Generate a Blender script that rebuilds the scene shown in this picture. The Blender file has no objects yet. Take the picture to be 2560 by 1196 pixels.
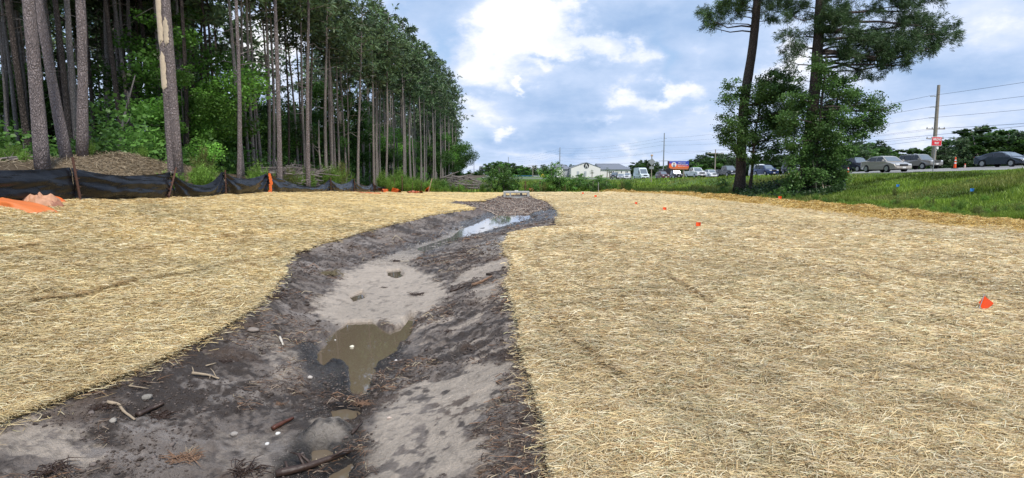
import bpy, bmesh, math, random
import numpy as np
from mathutils import Vector, Matrix
R = math.radians
scene = bpy.context.scene
COL = scene.collection
DENS = 1.0
# ------------------------------------------------------------------ camera
F = 1400.0; PITCH = math.atan(163.0/F); EYE = 1.65
cam = bpy.data.cameras.new("camera"); cam_o = bpy.data.objects.new("camera", cam); COL.objects.link(cam_o)
cam.sensor_width = 36; cam.lens = 36*F/2560; cam.clip_end = 6000; cam.clip_start = 0.05
cam_o.location = (0, 0, EYE); cam_o.rotation_euler = (math.pi/2-PITCH, 0, 0)
scene.camera = cam_o
# ------------------------------------------------------------------ sun, exposure
SUN_EL, SUN_AZ = R(56), R(152)          # azimuth clockwise from +Y
sun = bpy.data.lights.new("sun", 'SUN'); sun.energy = 3.3; sun.angle = R(5); sun.color = (1, .94, .85)
sun_o = bpy.data.objects.new("sun", sun); COL.objects.link(sun_o)
sd = Vector((math.sin(SUN_AZ)*math.cos(SUN_EL), math.cos(SUN_AZ)*math.cos(SUN_EL), math.sin(SUN_EL)))
sun_o.rotation_euler = sd.to_track_quat('Z', 'Y').to_euler(); sun_o.location = (0, 0, 60)
scene.view_settings.view_transform = 'Standard'; scene.view_settings.look = 'None'
scene.view_settings.exposure = 0.22; scene.view_settings.gamma = 1
scene.view_settings.use_curve_mapping = False
scene.cycles.max_bounces = 6; scene.cycles.diffuse_bounces = 3; scene.cycles.transparent_max_bounces = 6
scene.cycles.glossy_bounces = 3; scene.cycles.transmission_bounces = 3
scene.cycles.use_denoising = True
# ------------------------------------------------------------------ node helper
class NT:
    def __init__(s, nt): s.nt = nt; s.n = nt.nodes; s.n.clear()
    def add(s, t, ins=None, **kw):
        n = s.n.new(t)
        for k, v in kw.items(): setattr(n, k, v)
        for k, v in (ins or {}).items(): s.set(n.inputs[k], v)
        return n
    def set(s, sock, v):
        if isinstance(v, bpy.types.NodeSocket): s.nt.links.new(v, sock)
        else: sock.default_value = v
    def m(s, op, a, b=None, c=None, clamp=False):
        n = s.n.new('ShaderNodeMath'); n.operation = op; n.use_clamp = clamp
        for i, v in enumerate((a, b, c)):
            if v is not None: s.set(n.inputs[i], v)
        return n.outputs[0]
    def vm(s, op, a, b=None, out=0):
        n = s.n.new('ShaderNodeVectorMath'); n.operation = op
        for i, v in enumerate((a, b)):
            if v is not None: s.set(n.inputs[i], v)
        return n.outputs[out]
    def mix(s, fac, a, b, bt='MIX'):
        n = s.n.new('ShaderNodeMix'); n.data_type = 'RGBA'; n.blend_type = bt
        s.set(n.inputs[0], fac); s.set(n.inputs[6], a); s.set(n.inputs[7], b)
        return n.outputs[2]
    def noise(s, vec, scale, detail=3, rough=.5, out=0, dist=0):
        n = s.add('ShaderNodeTexNoise', {'Scale': scale, 'Detail': detail, 'Roughness': rough, 'Distortion': dist})
        if vec is not None: s.set(n.inputs['Vector'], vec)
        return n.outputs[out]
    def ramp(s, fac, stops):
        n = s.n.new('ShaderNodeValToRGB'); s.set(n.inputs[0], fac)
        e = n.color_ramp.elements
        while len(e) < len(stops): e.new(.5)
        for i, (p, c) in enumerate(stops):
            e[i].position = p; e[i].color = (*c, 1) if len(c) == 3 else c
        return n.outputs[0]
def pix_dir(u, v):
    cp, sp = math.cos(PITCH), math.sin(PITCH); a = (u-1280)/F; b = (598-v)/F
    return Vector((a, cp+b*sp, -sp+b*cp))
def P(u, v, Y):
    d = pix_dir(u, v); k = Y/d.y
    return Vector((d.x*k, Y, EYE+d.z*k))
def PG(u, v, z=0.0):
    d = pix_dir(u, v); k = (z-EYE)/d.z
    return Vector((d.x*k, d.y*k, z))
def PGa(pts, z=0.0): return np.array([PG(u, v, z)[:2] for u, v in pts])
# ------------------------------------------------------------------ sky: hazy blue with broken cumulus
world = bpy.data.worlds.new("World"); scene.world = world; world.use_nodes = True
w = NT(world.node_tree)
D = w.add('ShaderNodeTexCoord').outputs['Generated']
xyz = w.add('ShaderNodeSeparateXYZ', {0: D})
az = w.m('ARCTAN2', xyz.outputs[0], xyz.outputs[1]); el = w.m('ARCSINE', xyz.outputs[2])
flat = w.add('ShaderNodeCombineXYZ', {0: az, 1: el, 2: 0.0}).outputs[0]
# cloud noise sampled on a plane of constant height so puffs shrink towards the horizon
lift = w.m('ADD', w.m('MAXIMUM', xyz.outputs[2], 0.0), 0.16)
pl = w.vm('DIVIDE', D, w.add('ShaderNodeCombineXYZ', {0: lift, 1: lift, 2: lift}).outputs[0])
pl2 = w.vm('MULTIPLY', D, (1.0, 1.0, 1.7))
wn = w.vm('SUBTRACT', w.noise(pl2, 5.0, 6, .58, out=1), (.5, .5, .5))
wn2 = w.vm('SUBTRACT', w.noise(pl2, 22.0, 5, .62, out=1), (.5, .5, .5))
q = w.vm('ADD', flat, w.vm('ADD', w.vm('MULTIPLY', wn, (.19, .15, 0)), w.vm('MULTIPLY', wn2, (.055, .05, 0))))
def blobs(lst):
    tot = 0.0
    for (u, v, ru, rv, amp) in lst:
        d = pix_dir(u, v).normalized(); a0 = math.atan2(d.x, d.y); e0 = math.asin(d.z)
        k = 1.0/(1+((u-1280)/F)**2)
        s = w.vm('MULTIPLY', w.vm('SUBTRACT', q, (a0, e0, 0)), (F/(ru*k), F/rv, 0))
        r2 = w.vm('DOT_PRODUCT', s, s, out=1)
        tot = w.m('MULTIPLY_ADD', w.m('EXPONENT', w.m('MULTIPLY', r2, -1.0)), amp, tot)
    return tot
WB = [(1330, 60, 120, 85, 1.15), (1250, 25, 70, 60, .55), (1345, 100, 75, 45, .5), (1500, 95, 50, 26, .8), (1600, 125, 62, 38, .75), (1190, 150, 75, 65, .42),
      (1215, 215, 70, 40, .45), (1290, 228, 14, 10, .9), (1180, 280, 70, 28, .5), (1280, 320, 34, 15, .85), (1555, 215, 45, 26, .7),
      (1660, 215, 55, 16, .62), (1630, 245, 26, 24, .5), (1545, 280, 50, 22, .45), (1720, 240, 34, 40, .35), (1570, 375, 36, 26, .4), (1240, 380, 40, 12, .4), (1310, 395, 60, 10, .35), (1940, 190, 70, 60, .65), (1970, 110, 40, 50, .45),
      (2500, 55, 170, 60, .5), (2150, 215, 110, 60, .3), (2280, 330, 120, 30, .25), (640, 95, 90, 80, .7), (1350, 180, 40, 10, .3),
      (1030, 160, 70, 50, .25), (1760, 130, 50, 30, .25), (2100, 40, 80, 60, .2), (1450, 10, 30, 14, .5), (300, 20, 80, 60, .2), (560, 170, 60, 50, .5)]
DB = [(1600, 40, 220, 50, .45), (1555, 95, 60, 24, .65), (1380, 160, 140, 16, .5), (1430, 250, 120, 60, .48), (1400, 320, 110, 40, .55), (1400, 362, 90, 14, .5),
      (1640, 190, 90, 26, .3), (1100, 40, 110, 34, .35), (1790, 130, 90, 50, .25), (2360, 200, 200, 60, .4), (1520, 300, 30, 12, .35),
      (1840, 60, 90, 50, .35), (1150, 245, 90, 12, .3), (2200, 290, 160, 20, .15), (1270, 345, 60, 8, .3), (2560, 160, 120, 50, .2), (950, 60, 60, 40, .2)]
GB = [(1235, 8, 34, 20, 1.2), (1230, 95, 34, 15, .6), (1408, 2, 26, 12, 1.2), (1665, 130, 26, 48, .9), (1115, 140, 28, 46, 1.0), (1080, 90, 60, 36, .35), (200, 45, 60, 30, 1.3), (240, 90, 40, 30, 1.2),
      (480, 30, 60, 30, 1.1), (60, 20, 50, 30, 1.1), (1190, 340, 60, 20, .35), (1580, 340, 60, 20, .3), (980, 10, 50, 20, .5), (1060, 190, 40, 30, .5)]
fb = w.noise(pl, 1.6, 8, .56)
fb2 = w.noise(pl2, 9.0, 6, .6)
sW = blobs(WB); sD = blobs(DB); sG = blobs(GB)
bright = w.m('ADD', w.m('MULTIPLY_ADD', w.m('SUBTRACT', fb, .5), .9, .36), w.m('MULTIPLY', w.m('SUBTRACT', fb2, .5), .55))
fb3 = w.noise(pl2, 26.0, 6, .62)
edge = w.m('ADD', w.m('MULTIPLY_ADD', w.m('SUBTRACT', fb2, .5), 1.5, sW), w.m('MULTIPLY', w.m('SUBTRACT', fb3, .5), .7))
crisp = w.m('MULTIPLY', w.m('SUBTRACT', edge, .22), 1.7, clamp=True)
crisp = w.m('MULTIPLY', w.m('MULTIPLY', crisp, crisp), w.m('SUBTRACT', 3.0, w.m('MULTIPLY', crisp, 2.0)))
body = w.noise(w.vm('ADD', pl2, (.013, -.02, .03)), 7.0, 7, .6)
sWc = w.m('MULTIPLY', w.m('ADD', w.m('MULTIPLY', crisp, .30), w.m('MULTIPLY', w.m('MINIMUM', sW, 1.1), .34)), w.m('ADD', w.m('MULTIPLY', body, 1.25), w.m('MULTIPLY_ADD', fb3, .6, .05)))
bright = w.m('ADD', bright, w.m('SUBTRACT', sWc, w.m('MULTIPLY', sD, .50)))
# horizon haze evens the clouds out
hz = w.m('EXPONENT', w.m('MULTIPLY', w.m('MAXIMUM', el, 0.0), -8.0))
bright = w.m('ADD', w.m('MULTIPLY', bright, w.m('SUBTRACT', 1.0, w.m('MULTIPLY', hz, .35))), w.m('MULTIPLY', hz, .27))
cloud = w.ramp(bright, [(0.0, (.27, .42, .68)), (.22, (.38, .52, .76)), (.42, (.51, .63, .85)), (.60, (.69, .76, .92)), (.85, (.90, .92, .97)), (1.0, (1.02, 1.01, 1.0))])
sky = w.add('ShaderNodeTexSky', sky_type='NISHITA', sun_disc=False)
sky.sun_elevation = SUN_EL; sky.sun_rotation = SUN_AZ; sky.air_density = 1.0; sky.dust_density = 1.2
skyc = w.vm('MULTIPLY', sky.outputs[0], (.12, .12, .12))
blue = w.mix(.35, skyc, (.31, .57, 1.0, 1))
gap = w.m('MULTIPLY', sG, 1.0, clamp=True)
gap = w.m('MAXIMUM', gap, w.m('MULTIPLY', w.m('SUBTRACT', .40, fb), 3.0, clamp=True))
gap = w.m('MULTIPLY', gap, w.m('SUBTRACT', 1.0, sW, clamp=True))
allc = w.mix(w.m('MULTIPLY', gap, .9), cloud, blue)
low = w.m('LESS_THAN', xyz.outputs[2], 0.0)
allc = w.mix(low, allc, (.25, .24, .2, 1))
bg = w.add('ShaderNodeBackground', {0: allc, 1: 1.0})
out = w.add('ShaderNodeOutputWorld'); w.nt.links.new(bg.outputs[0], out.inputs[0])
world.cycles.sampling_method = 'MANUAL'; world.cycles.sample_map_resolution = 512
# ------------------------------------------------------------------ numpy noise
def _h(ix, iy, seed):
    n = (ix.astype(np.int64)*374761393 + iy.astype(np.int64)*668265263 + seed*974634777) & 0xffffffff
    n = ((n ^ (n >> 13))*1274126177) & 0xffffffff
    n = (n ^ (n >> 16)) & 0xffffffff
    return n.astype(np.float64)/4294967295.0
def vn(x, y, seed=0):
    x = np.asarray(x, float); y = np.asarray(y, float)
    ix = np.floor(x); iy = np.floor(y); fx = x-ix; fy = y-iy
    fx = fx*fx*(3-2*fx); fy = fy*fy*(3-2*fy)
    a = _h(ix, iy, seed); b = _h(ix+1, iy, seed); c = _h(ix, iy+1, seed); d = _h(ix+1, iy+1, seed)
    return (a+(b-a)*fx)*(1-fy)+(c+(d-c)*fx)*fy
def fbm(x, y, octv=4, seed=0, gain=.5):
    t = 0; a = 1; s = 0
    for i in range(octv):
        t = t + a*vn(x*2**i+17.3*i, y*2**i-9.1*i, seed+i*7); s += a; a *= gain
    return t/s - .5
def sst(a, b, x):
    t = np.clip((x-a)/(b-a), 0, 1); return t*t*(3-2*t)
def interp(y, xs, ys): return np.interp(y, xs, ys)
def poly_sd(px, py, poly):
    """signed distance to a polygon, positive inside"""
    d = np.full(px.shape, 1e9); ins = np.zeros(px.shape, bool); n = len(poly)
    for i in range(n):
        ax, ay = poly[i]; bx, by = poly[(i+1) % n]
        ex, ey = bx-ax, by-ay; L = ex*ex+ey*ey+1e-12
        t = np.clip(((px-ax)*ex+(py-ay)*ey)/L, 0, 1)
        d = np.minimum(d, (px-ax-t*ex)**2+(py-ay-t*ey)**2)
        c = ((ay > py) != (by > py)); xi = ax+(py-ay)*ex/(ey if abs(ey) > 1e-9 else 1e-9)
        ins ^= (c & (px < xi))
    d = np.sqrt(d); return np.where(ins, d, -d)
# ------------------------------------------------------------------ mesh helpers
def tag(o, label=None, cat=None, group=None, kind=None):
    if label: o['label'] = label
    if cat: o['category'] = cat
    if group: o['group'] = group
    if kind: o['kind'] = kind
    return o
def mk(name, V, Fc, mat=None, parent=None, cols=None, smooth=False, extra=None):
    V = np.asarray(V, np.float32)
    me = bpy.data.meshes.new(name)
    if isinstance(Fc, np.ndarray):
        n, k = Fc.shape
        me.vertices.add(len(V)); me.vertices.foreach_set('co', V.ravel())
        me.loops.add(n*k); me.loops.foreach_set('vertex_index', Fc.astype(np.int32).ravel())
        me.polygons.add(n); me.polygons.foreach_set('loop_start', np.arange(0, n*k, k, dtype=np.int32))
        me.polygons.foreach_set('loop_total', np.full(n, k, np.int32))
        me.update(calc_edges=True)
    else:
        me.from_pydata([tuple(map(float, v)) for v in V], [], Fc); me.update()
    if cols is not None:
        a = me.color_attributes.new('Col', 'FLOAT_COLOR', 'POINT')
        c = np.ones((len(V), 4), np.float32); c[:, :3] = cols; a.data.foreach_set('color', c.ravel())
    for k, arr in (extra or {}).items():
        a = me.attributes.new(k, 'FLOAT', 'POINT'); a.data.foreach_set('value', np.asarray(arr, np.float32))
    if smooth: me.polygons.foreach_set('use_smooth', np.ones(len(me.polygons), bool))
    if mat: me.materials.append(mat)
    o = bpy.data.objects.new(name, me); COL.objects.link(o)
    if parent: o.parent = parent
    return o
def empty(name, loc=(0, 0, 0), rz=0):
    o = bpy.data.objects.new(name, None); COL.objects.link(o); o.location = loc; o.rotation_euler = (0, 0, rz)
    o.empty_display_size = .2
    return o
def copy_tree(o, parent=None):
    c = o.copy(); COL.objects.link(c); c.parent = parent
    for ch in o.children: copy_tree(ch, c)
    return c
def grid_faces(nr, nc):
    i = np.arange(nr-1)[:, None]*nc+np.arange(nc-1)[None, :]
    i = i.ravel(); return np.stack([i, i+1, i+nc+1, i+nc], 1)
class MB:
    """collects geometry of several primitives into one mesh"""
    def __init__(s): s.V = []; s.F = []
    def poly(s, pts, faces):
        b = len(s.V); s.V += [tuple(p) for p in pts]; s.F += [tuple(i+b for i in f) for f in faces]; return s
    def box(s, c, d, rot=None):
        x, y, z = [k/2 for k in d]; c = Vector(c)
        pts = [Vector(p) for p in ((-x,-y,-z),(x,-y,-z),(x,y,-z),(-x,y,-z),(-x,-y,z),(x,-y,z),(x,y,z),(-x,y,z))]
        if rot is not None: pts = [rot @ p for p in pts]
        return s.poly([p+c for p in pts], [(3,2,1,0),(4,5,6,7),(0,1,5,4),(1,2,6,5),(2,3,7,6),(3,0,4,7)])
    def tube(s, path, rad, n=8, cap=True, wob=0, rng=None):
        path = [Vector(p) for p in path]
        if not hasattr(rad, '__len__'): rad = [rad]*len(path)
        rings = []; ref = None
        for i, p in enumerate(path):
            t = (path[min(i+1, len(path)-1)]-path[max(i-1, 0)])
            t = t.normalized() if t.length > 1e-9 else Vector((0, 0, 1))
            if ref is None: ref = t.orthogonal().normalized()
            ref = (ref-t*ref.dot(t)); ref = ref.normalized() if ref.length > 1e-6 else t.orthogonal().normalized()
            b = t.cross(ref)
            rr = [rad[i]*(1+(rng.uniform(-wob, wob) if wob else 0)) for _ in range(n)]
            rings.append([p+(ref*math.cos(2*math.pi*k/n)+b*math.sin(2*math.pi*k/n))*rr[k] for k in range(n)])
        pts = [q for r in rings for q in r]; fs = []
        for i in range(len(path)-1):
            for k in range(n):
                fs.append((i*n+k, i*n+(k+1) % n, (i+1)*n+(k+1) % n, (i+1)*n+k))
        if cap: fs.append(tuple(range(n-1, -1, -1))); fs.append(tuple((len(path)-1)*n+k for k in range(n)))
        return s.poly(pts, fs)
    def lathe(s, prof, c=(0, 0, 0), n=16, axis='Z'):
        pts = []; fs = []; m = len(prof); c = Vector(c)
        for (r, h) in prof:
            for k in range(n):
                a = 2*math.pi*k/n
                p = (r*math.cos(a), r*math.sin(a), h) if axis == 'Z' else (r*math.cos(a), h, r*math.sin(a))
                pts.append(Vector(p)+c)
        for i in range(m-1):
            for k in range(n): fs.append((i*n+k, i*n+(k+1) % n, (i+1)*n+(k+1) % n, (i+1)*n+k))
        fs.append(tuple(range(n-1, -1, -1))); fs.append(tuple((m-1)*n+k for k in range(n)))
        return s.poly(pts, fs)
    def build(s, name, mat, parent=None, smooth=False, bevel=0):
        me = bpy.data.meshes.new(name); me.from_pydata(s.V, [], s.F); me.update()
        bm = bmesh.new(); bm.from_mesh(me); bmesh.ops.recalc_face_normals(bm, faces=bm.faces)
        if bevel: bmesh.ops.bevel(bm, geom=bm.edges[:], offset=bevel, segments=1, affect='EDGES')
        bm.to_mesh(me); bm.free()
        if smooth:
            me.polygons.foreach_set('use_smooth', np.ones(len(me.polygons), bool))
        if mat: me.materials.append(mat)
        o = bpy.data.objects.new(name, me); COL.objects.link(o)
        if parent: o.parent = parent
        return o
# ------------------------------------------------------------------ materials
def pmat(name, col, rough=.6, metal=0, spec=.5, var=0, vscale=4, bump=0, bscale=20, coat=0, emit=None):
    m = bpy.data.materials.new(name); m.use_nodes = True; t = NT(m.node_tree)
    p = t.add('ShaderNodeBsdfPrincipled', {'Roughness': rough, 'Metallic': metal, 'Specular IOR Level': spec, 'Coat Weight': coat})
    c = (*col, 1)
    if var or bump: co = t.add('ShaderNodeTexCoord').outputs['Object']
    if var:
        n = t.noise(co, vscale, 5, .6)
        k = t.m('MULTIPLY_ADD', t.m('SUBTRACT', n, .5), 2*var, 1.0)
        c = t.vm('MULTIPLY', c[:3], t.add('ShaderNodeCombineXYZ', {0: k, 1: k, 2: k}).outputs[0])
    t.set(p.inputs['Base Color'], c)
    if bump:
        b = t.add('ShaderNodeBump', {'Strength': bump, 'Distance': .02, 'Height': t.noise(co, bscale, 5, .6)})
        t.set(p.inputs['Normal'], b.outputs[0])
    o = t.add('ShaderNodeOutputMaterial'); t.nt.links.new(p.outputs[0], o.inputs[0])
    return m
def leafmat(name, trans=.3, rough=.55, bright=1.0):
    m = bpy.data.materials.new(name); m.use_nodes = True; t = NT(m.node_tree)
    a = t.add('ShaderNodeVertexColor', layer_name='Col').outputs[0]
    oi = t.add('ShaderNodeObjectInfo').outputs['Random']
    k = t.m('MULTIPLY', t.m('MULTIPLY_ADD', oi, .35, .82), bright)
    a = t.vm('MULTIPLY', a, t.add('ShaderNodeCombineXYZ', {0: k, 1: k, 2: k}).outputs[0])
    p = t.add('ShaderNodeBsdfPrincipled', {'Base Color': a, 'Roughness': rough, 'Specular IOR Level': .35})
    tr = t.add('ShaderNodeBsdfTranslucent', {'Color': a})
    mx = t.add('ShaderNodeMixShader', {0: trans}); t.nt.links.new(p.outputs[0], mx.inputs[1]); t.nt.links.new(tr.outputs[0], mx.inputs[2])
    o = t.add('ShaderNodeOutputMaterial'); t.nt.links.new(mx.outputs[0], o.inputs[0])
    return m
def vcolmat(name, rough=.8, spec=.3, bump=0, bscale=60, nvar=.25, nscale=30, wetattr=None, stretch=(1, 1, 1)):
    m = bpy.data.materials.new(name); m.use_nodes = True; t = NT(m.node_tree)
    a = t.add('ShaderNodeVertexColor', layer_name='Col').outputs[0]
    co = t.vm('MULTIPLY', t.add('ShaderNodeTexCoord').outputs['Object'], stretch)
    n = t.noise(co, nscale, 6, .65); k = t.m('MULTIPLY_ADD', t.m('SUBTRACT', n, .5), 2*nvar, 1.0)
    a = t.vm('MULTIPLY', a, t.add('ShaderNodeCombineXYZ', {0: k, 1: k, 2: k}).outputs[0])
    p = t.add('ShaderNodeBsdfPrincipled', {'Base Color': a, 'Roughness': rough, 'Specular IOR Level': spec})
    if wetattr:
        wa = t.add('ShaderNodeAttribute', attribute_name=wetattr).outputs['Fac']
        wn_ = t.noise(co, nscale*.35, 5, .7)
        we = t.m('MULTIPLY_ADD', t.m('SUBTRACT', wn_, .5), 1.3, wa, clamp=True)
        t.set(p.inputs['Roughness'], t.m('MULTIPLY_ADD', we, -.72, .88))
        t.set(p.inputs['Specular IOR Level'], t.m('MULTIPLY_ADD', we, .45, .25))
    if bump:
        b = t.add('ShaderNodeBump', {'Strength': bump, 'Distance': .045, 'Height': t.noise(co, bscale, 7, .7)})
        t.set(p.inputs['Normal'], b.outputs[0])
    o = t.add('ShaderNodeOutputMaterial'); t.nt.links.new(p.outputs[0], o.inputs[0])
    return m

# ================================================================== TERRAIN
# edges of the bare mud channel (traced from where the straw blankets end), as x over y
LE = [(0,1060,-.05),(200,985,-.05),(400,900,-.05),(540,830,-.05),(600,790,-.05),(640,758,-.05),(690,715,-.05),(707,690,-.05),(703,655,-.05),(740,635,-.05),(800,610,-.05),(850,597,-.05),(900,583,-.05),(950,570,-.05),(1000,558,-.05),(1050,545,-.05),(1100,534,-.05),(1190,524,-.08),(1160,517,-.1),(1122,512,-.1),(1140,504,-.1),(1214,504,-.1)]
RE = [(1412,1196,-.06),(1380,1060,-.06),(1350,960,-.06),(1325,890,-.06),(1305,830,-.06),(1288,760,-.06),(1282,700,-.06),(1276,640,-.06),(1268,600,-.06),(1280,586,-.06),(1325,575,-.06),(1395,567,-.06),(1392,555,-.06),(1402,540,-.06),(1392,525,-.06),(1372,506,-.06),(1335,496,-.06)]
_l = np.array([PG(*p)[:2] for p in LE]); _r = np.array([PG(*p)[:2] for p in RE])
_ly = np.maximum.accumulate(_l[:, 1]); _ry = np.maximum.accumulate(_r[:, 1])
_ly = np.concatenate([[-6], _ly, [45.5, 46.5]]); _lx = np.concatenate([[-3.2], _l[:, 0], [-.6, .35]])
_ry = np.concatenate([[-6], _ry, [45.5, 46.5]]); _rx = np.concatenate([[.9], _r[:, 0], [1.4, .36]])
TH = [(760,1196),(800,1100),(890,1000),(900,900),(880,830),(900,760),(930,700),(990,650),(1060,615),(1150,580),(1230,555),(1280,535),(1290,515)]
_t = np.array([PG(u, v, -.41)[:2] for u, v in TH])
def edgenoise(y, s): return (vn(y*1.7, y*0+s, s)-.5)*.10 + (vn(y*6, y*0+s, s+3)-.5)*.05
def XL(y): return interp(y, _ly, _lx)+edgenoise(y, 1)*np.clip(y/8, .5, 2)
def XR(y): return interp(y, _ry, _rx)+edgenoise(y, 2)*np.clip(y/8, .5, 1.6)
def XT(y): return interp(y, _t[:, 1], _t[:, 0])
_s = PGa([(2560,561),(2400,549),(2200,529),(2000,509),(1800,491),(1680,485),(1560,481)])
def XS(y): return interp(y, np.r_[-6, 12, _s[:, 1], 52], np.r_[17.6, 17.6, _s[:, 0], 9.5]) + (vn(y*.8, y*0, 9)-.5)*.5
FX = -11.5
def ZF(y): return interp(y, [-6,0,8,14.7,19,22.4,26.4,35.4,40.7,46.4,51,70], [1.2,1.15,1.02,.92,.80,.77,.72,.5,.28,.04,0,0])
def ZFO(y): return interp(y, [-6,0,15,22,28,40,50,80,160], [2.1,2.0,1.95,1.95,1.75,1.25,1.05,.9,.7])
def SH(y): return -np.maximum(y-100, 0)**2*.003
def ZR(y): return interp(y, [-50,0,34,54,70,85,105,130,160,200,260], [2.75,2.55,2.03,1.72,1.45,1.15,.82,.38,.15,.05,0.05])
def ZRX(x, y): xp = x-SH(y); return ZR(y)+.045*np.clip(xp-34, -3, 17)*np.clip((150-y)/60, 0, 1)
PUD = PGa([(790,880),(826,832),(870,806),(930,803),(975,828),(1000,818),(1025,789),(1042,793),(1022,845),(985,885),(945,910),(928,950),(915,988),(888,992),(876,950),(868,915),(835,903),(805,918),(788,905)], -.43)
PUD2 = PGa([(826,1025),(870,1018),(900,1035),(880,1052),(835,1050)], -.43)
PUD3 = PGa([(778,1122),(815,1115),(835,1130),(815,1158),(775,1160)], -.43)
FILM = PGa([(1040,622),(1130,592),(1150,575),(1190,560),(1215,545),(1250,532),(1330,532),(1330,550),(1290,562),(1240,574),(1180,590),(1110,612),(1060,630)], -.365)
PUD8 = PGa([(896,935),(912,930),(911,955),(905,975),(897,970)], -.43)
PUD7 = PGa([(850,1172),(880,1150),(890,1165),(865,1215),(790,1240),(800,1200)], -.43)
PUD4 = PGa([(868,742),(905,728),(912,745),(885,757)], -.43)
PUD5 = PGa([(968,676),(1000,672),(1012,690),(990,697),(970,690)], -.42)
PUD6 = PGa([(1120,596),(1180,575),(1235,560),(1290,550),(1300,558),(1250,575),(1185,590),(1130,604)], -.42)
def hbase(x, y):
    x, y = np.broadcast_arrays(np.asarray(x, float), np.asarray(y, float))
    xl, xr, xt = XL(y), XR(y), XT(y)
    xt = np.clip(xt, xl+.3*(xr-xl), xr-.25*(xr-xl))
    zt = interp(y, [0,8,12,15,27,31,40,46], [-.46,-.45,-.435,-.38,-.38,-.34,-.27,-.08])
    zel, zer = -.05, -.06
    sl = np.clip((x-xl)/np.maximum(xt-xl, .05), 0, 1); sr = np.clip((xr-x)/np.maximum(xr-xt, .05), 0, 1)
    cl = zel+(zt-zel)*(1-(1-sl)**1.45); cr = zer+(zt-zer)*(1-(1-sr)**1.4)
    ch = np.where(x < xt, cl, cr)
    # left bank up to the fence line
    dl = np.clip((xl-x)/np.maximum(xl-FX, .1), 0, 1)
    zl = zel+(ZF(y)-zel)*(dl**1.15)
    zfo = ZFO(y)+.62*np.exp(-((x+13.9)/1.7)**2-((y-21.0)/2.4)**2)+.34*np.exp(-((x+13.6)/1.2)**2-((y-25)/1.8)**2)
    zb = ZF(y)+(zfo-ZF(y))*sst(11.9, 15.0, -x)
    zl = np.where(x < FX-.4, zb, zl)
    # right side: flat field, then the verge up to the road
    zr0 = zer*np.exp(-np.maximum(x-xr, 0)/1.2)
    xp = x-SH(y)
    xs = np.minimum(XS(y), 24); up = sst(0, 1, (xp-xs-1.0)/np.maximum(30.5-xs-1.0, 3))
    zr = zr0+(ZRX(x, y)-zr0)*up + .12*fbm(x*.5, y*.5, 3, 41)*sst(0, 2, xp-xs)*(1-sst(29, 31, xp))
    zr = np.where(xp > 60, ZRX(x, y)-.9*sst(60, 66, xp)*sst(250, 60, y), zr)
    z = np.where(x < xl, zl, np.where(x > xr, zr, ch))
    far = sst(50, 58, y)*(1-sst(13, 17, -x))*(1-sst(20, 26, xp))
    return z*(1-far)+far*.05
def inmud(x, y): 
    xl, xr = XL(y), XR(y)
    return sst(0, .12, x-xl)*sst(0, .12, xr-x)*(y < 46.5)
def basin(x, y):
    b = np.full(x.shape, -1e3)
    for k, (pg, dz) in enumerate(((PUD, 0), (PUD2, 0), (PUD3, 0), (PUD7, 0), (PUD8, 0), (PUD4, 0), (PUD5, 0), (PUD6, 0))):
        lo = pg.min(0)-.5; hi = pg.max(0)+.5
        m = (x > lo[0]) & (x < hi[0]) & (y > lo[1]) & (y < hi[1])
        if m.any(): b[m] = np.maximum(b[m], poly_sd(x[m], y[m], pg))
    return b
WATER_Z = -.445
def hmud(x, y):
    """relief of the bare mud: furrows raked down the banks, clods, runnels and puddle basins"""
    m = inmud(x, y)
    wx = x+fbm(x*1.3, y*1.3, 3, 5)*.5; wy = y+fbm(x*1.3, y*1.3, 3, 8)*.5
    r = .085*fbm(wx*1.6, wy*1.3, 4, 11)+.125*fbm(wx*5, wy*5, 5, 12, .74)
    cl_ = fbm(wx*8, wy*7, 4, 17, .6); r = r+.05*np.clip(cl_-.08, 0, 1)*4*sst(-.05, .15, fbm(x*1.1, y*.9, 3, 18))
    rid = np.abs(fbm(wx*3.2+wy*1.1, wy*7-wx*3.2, 4, 13, .55)); r = r+.07*(rid-.1)
    right = sst(0, .4, x-XT(y)-.35)
    fur = np.abs(fbm(wx*2.0+wy*.7, (wy-wx*.45)*6.5, 3, 15, .6))
    r = r + right*.075*(fur-.12)*sst(3, 6, y)
    r = r*np.clip(y*0+1, 0, 1)
    z = hbase(x, y)
    sand = sandmask(x, y)
    zz = z + r*m*(1-.78*sand)
    # sand lies in flat fans on the channel floor
    # a hummock beside the lower puddle
    c = PG(822, 1072, -.36); zz = zz+.17*np.exp(-(((x-c.x)/.17)**2+((y-c.y)/.16)**2)**1.4)*m*(1+.8*fbm(x*9, y*9, 3, 91))
    b = basin(x, y)
    near = (y < 14)
    floor = np.where(near, WATER_Z+.035, -1e3)
    zz = np.where((b < 0) & near & (m > .5), np.maximum(zz, floor+.02*fbm(x*7, y*7, 3, 66)+.008), zz)
    dig = sst(-.05, .10, b+.14*fbm(x*4.5, y*3.6, 4, 78)+.06*fbm(x*11, y*11, 3, 77))
    zz = np.where((b > -.25) & (y < 14), zz*(1-dig)+(WATER_Z-.06)*dig, zz)
    zz = np.where((b > -.25) & (y >= 14), zz-.03*dig, zz)
    fm = (x > -8) & (x < 6) & (y > 13.5) & (y < 34)
    if fm.any():
        xf, yf = x[fm], y[fm]; f = sst(-.12, .12, poly_sd(xf, yf, FILM)+.35*fbm(xf*3, yf*2.4, 4, 93))
        zz = zz.copy(); zz[fm] = zz[fm]*(1-f)+(-.377+.045*fbm(xf*4.5, yf*3.2, 4, 94, .6))*f
    return zz
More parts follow.
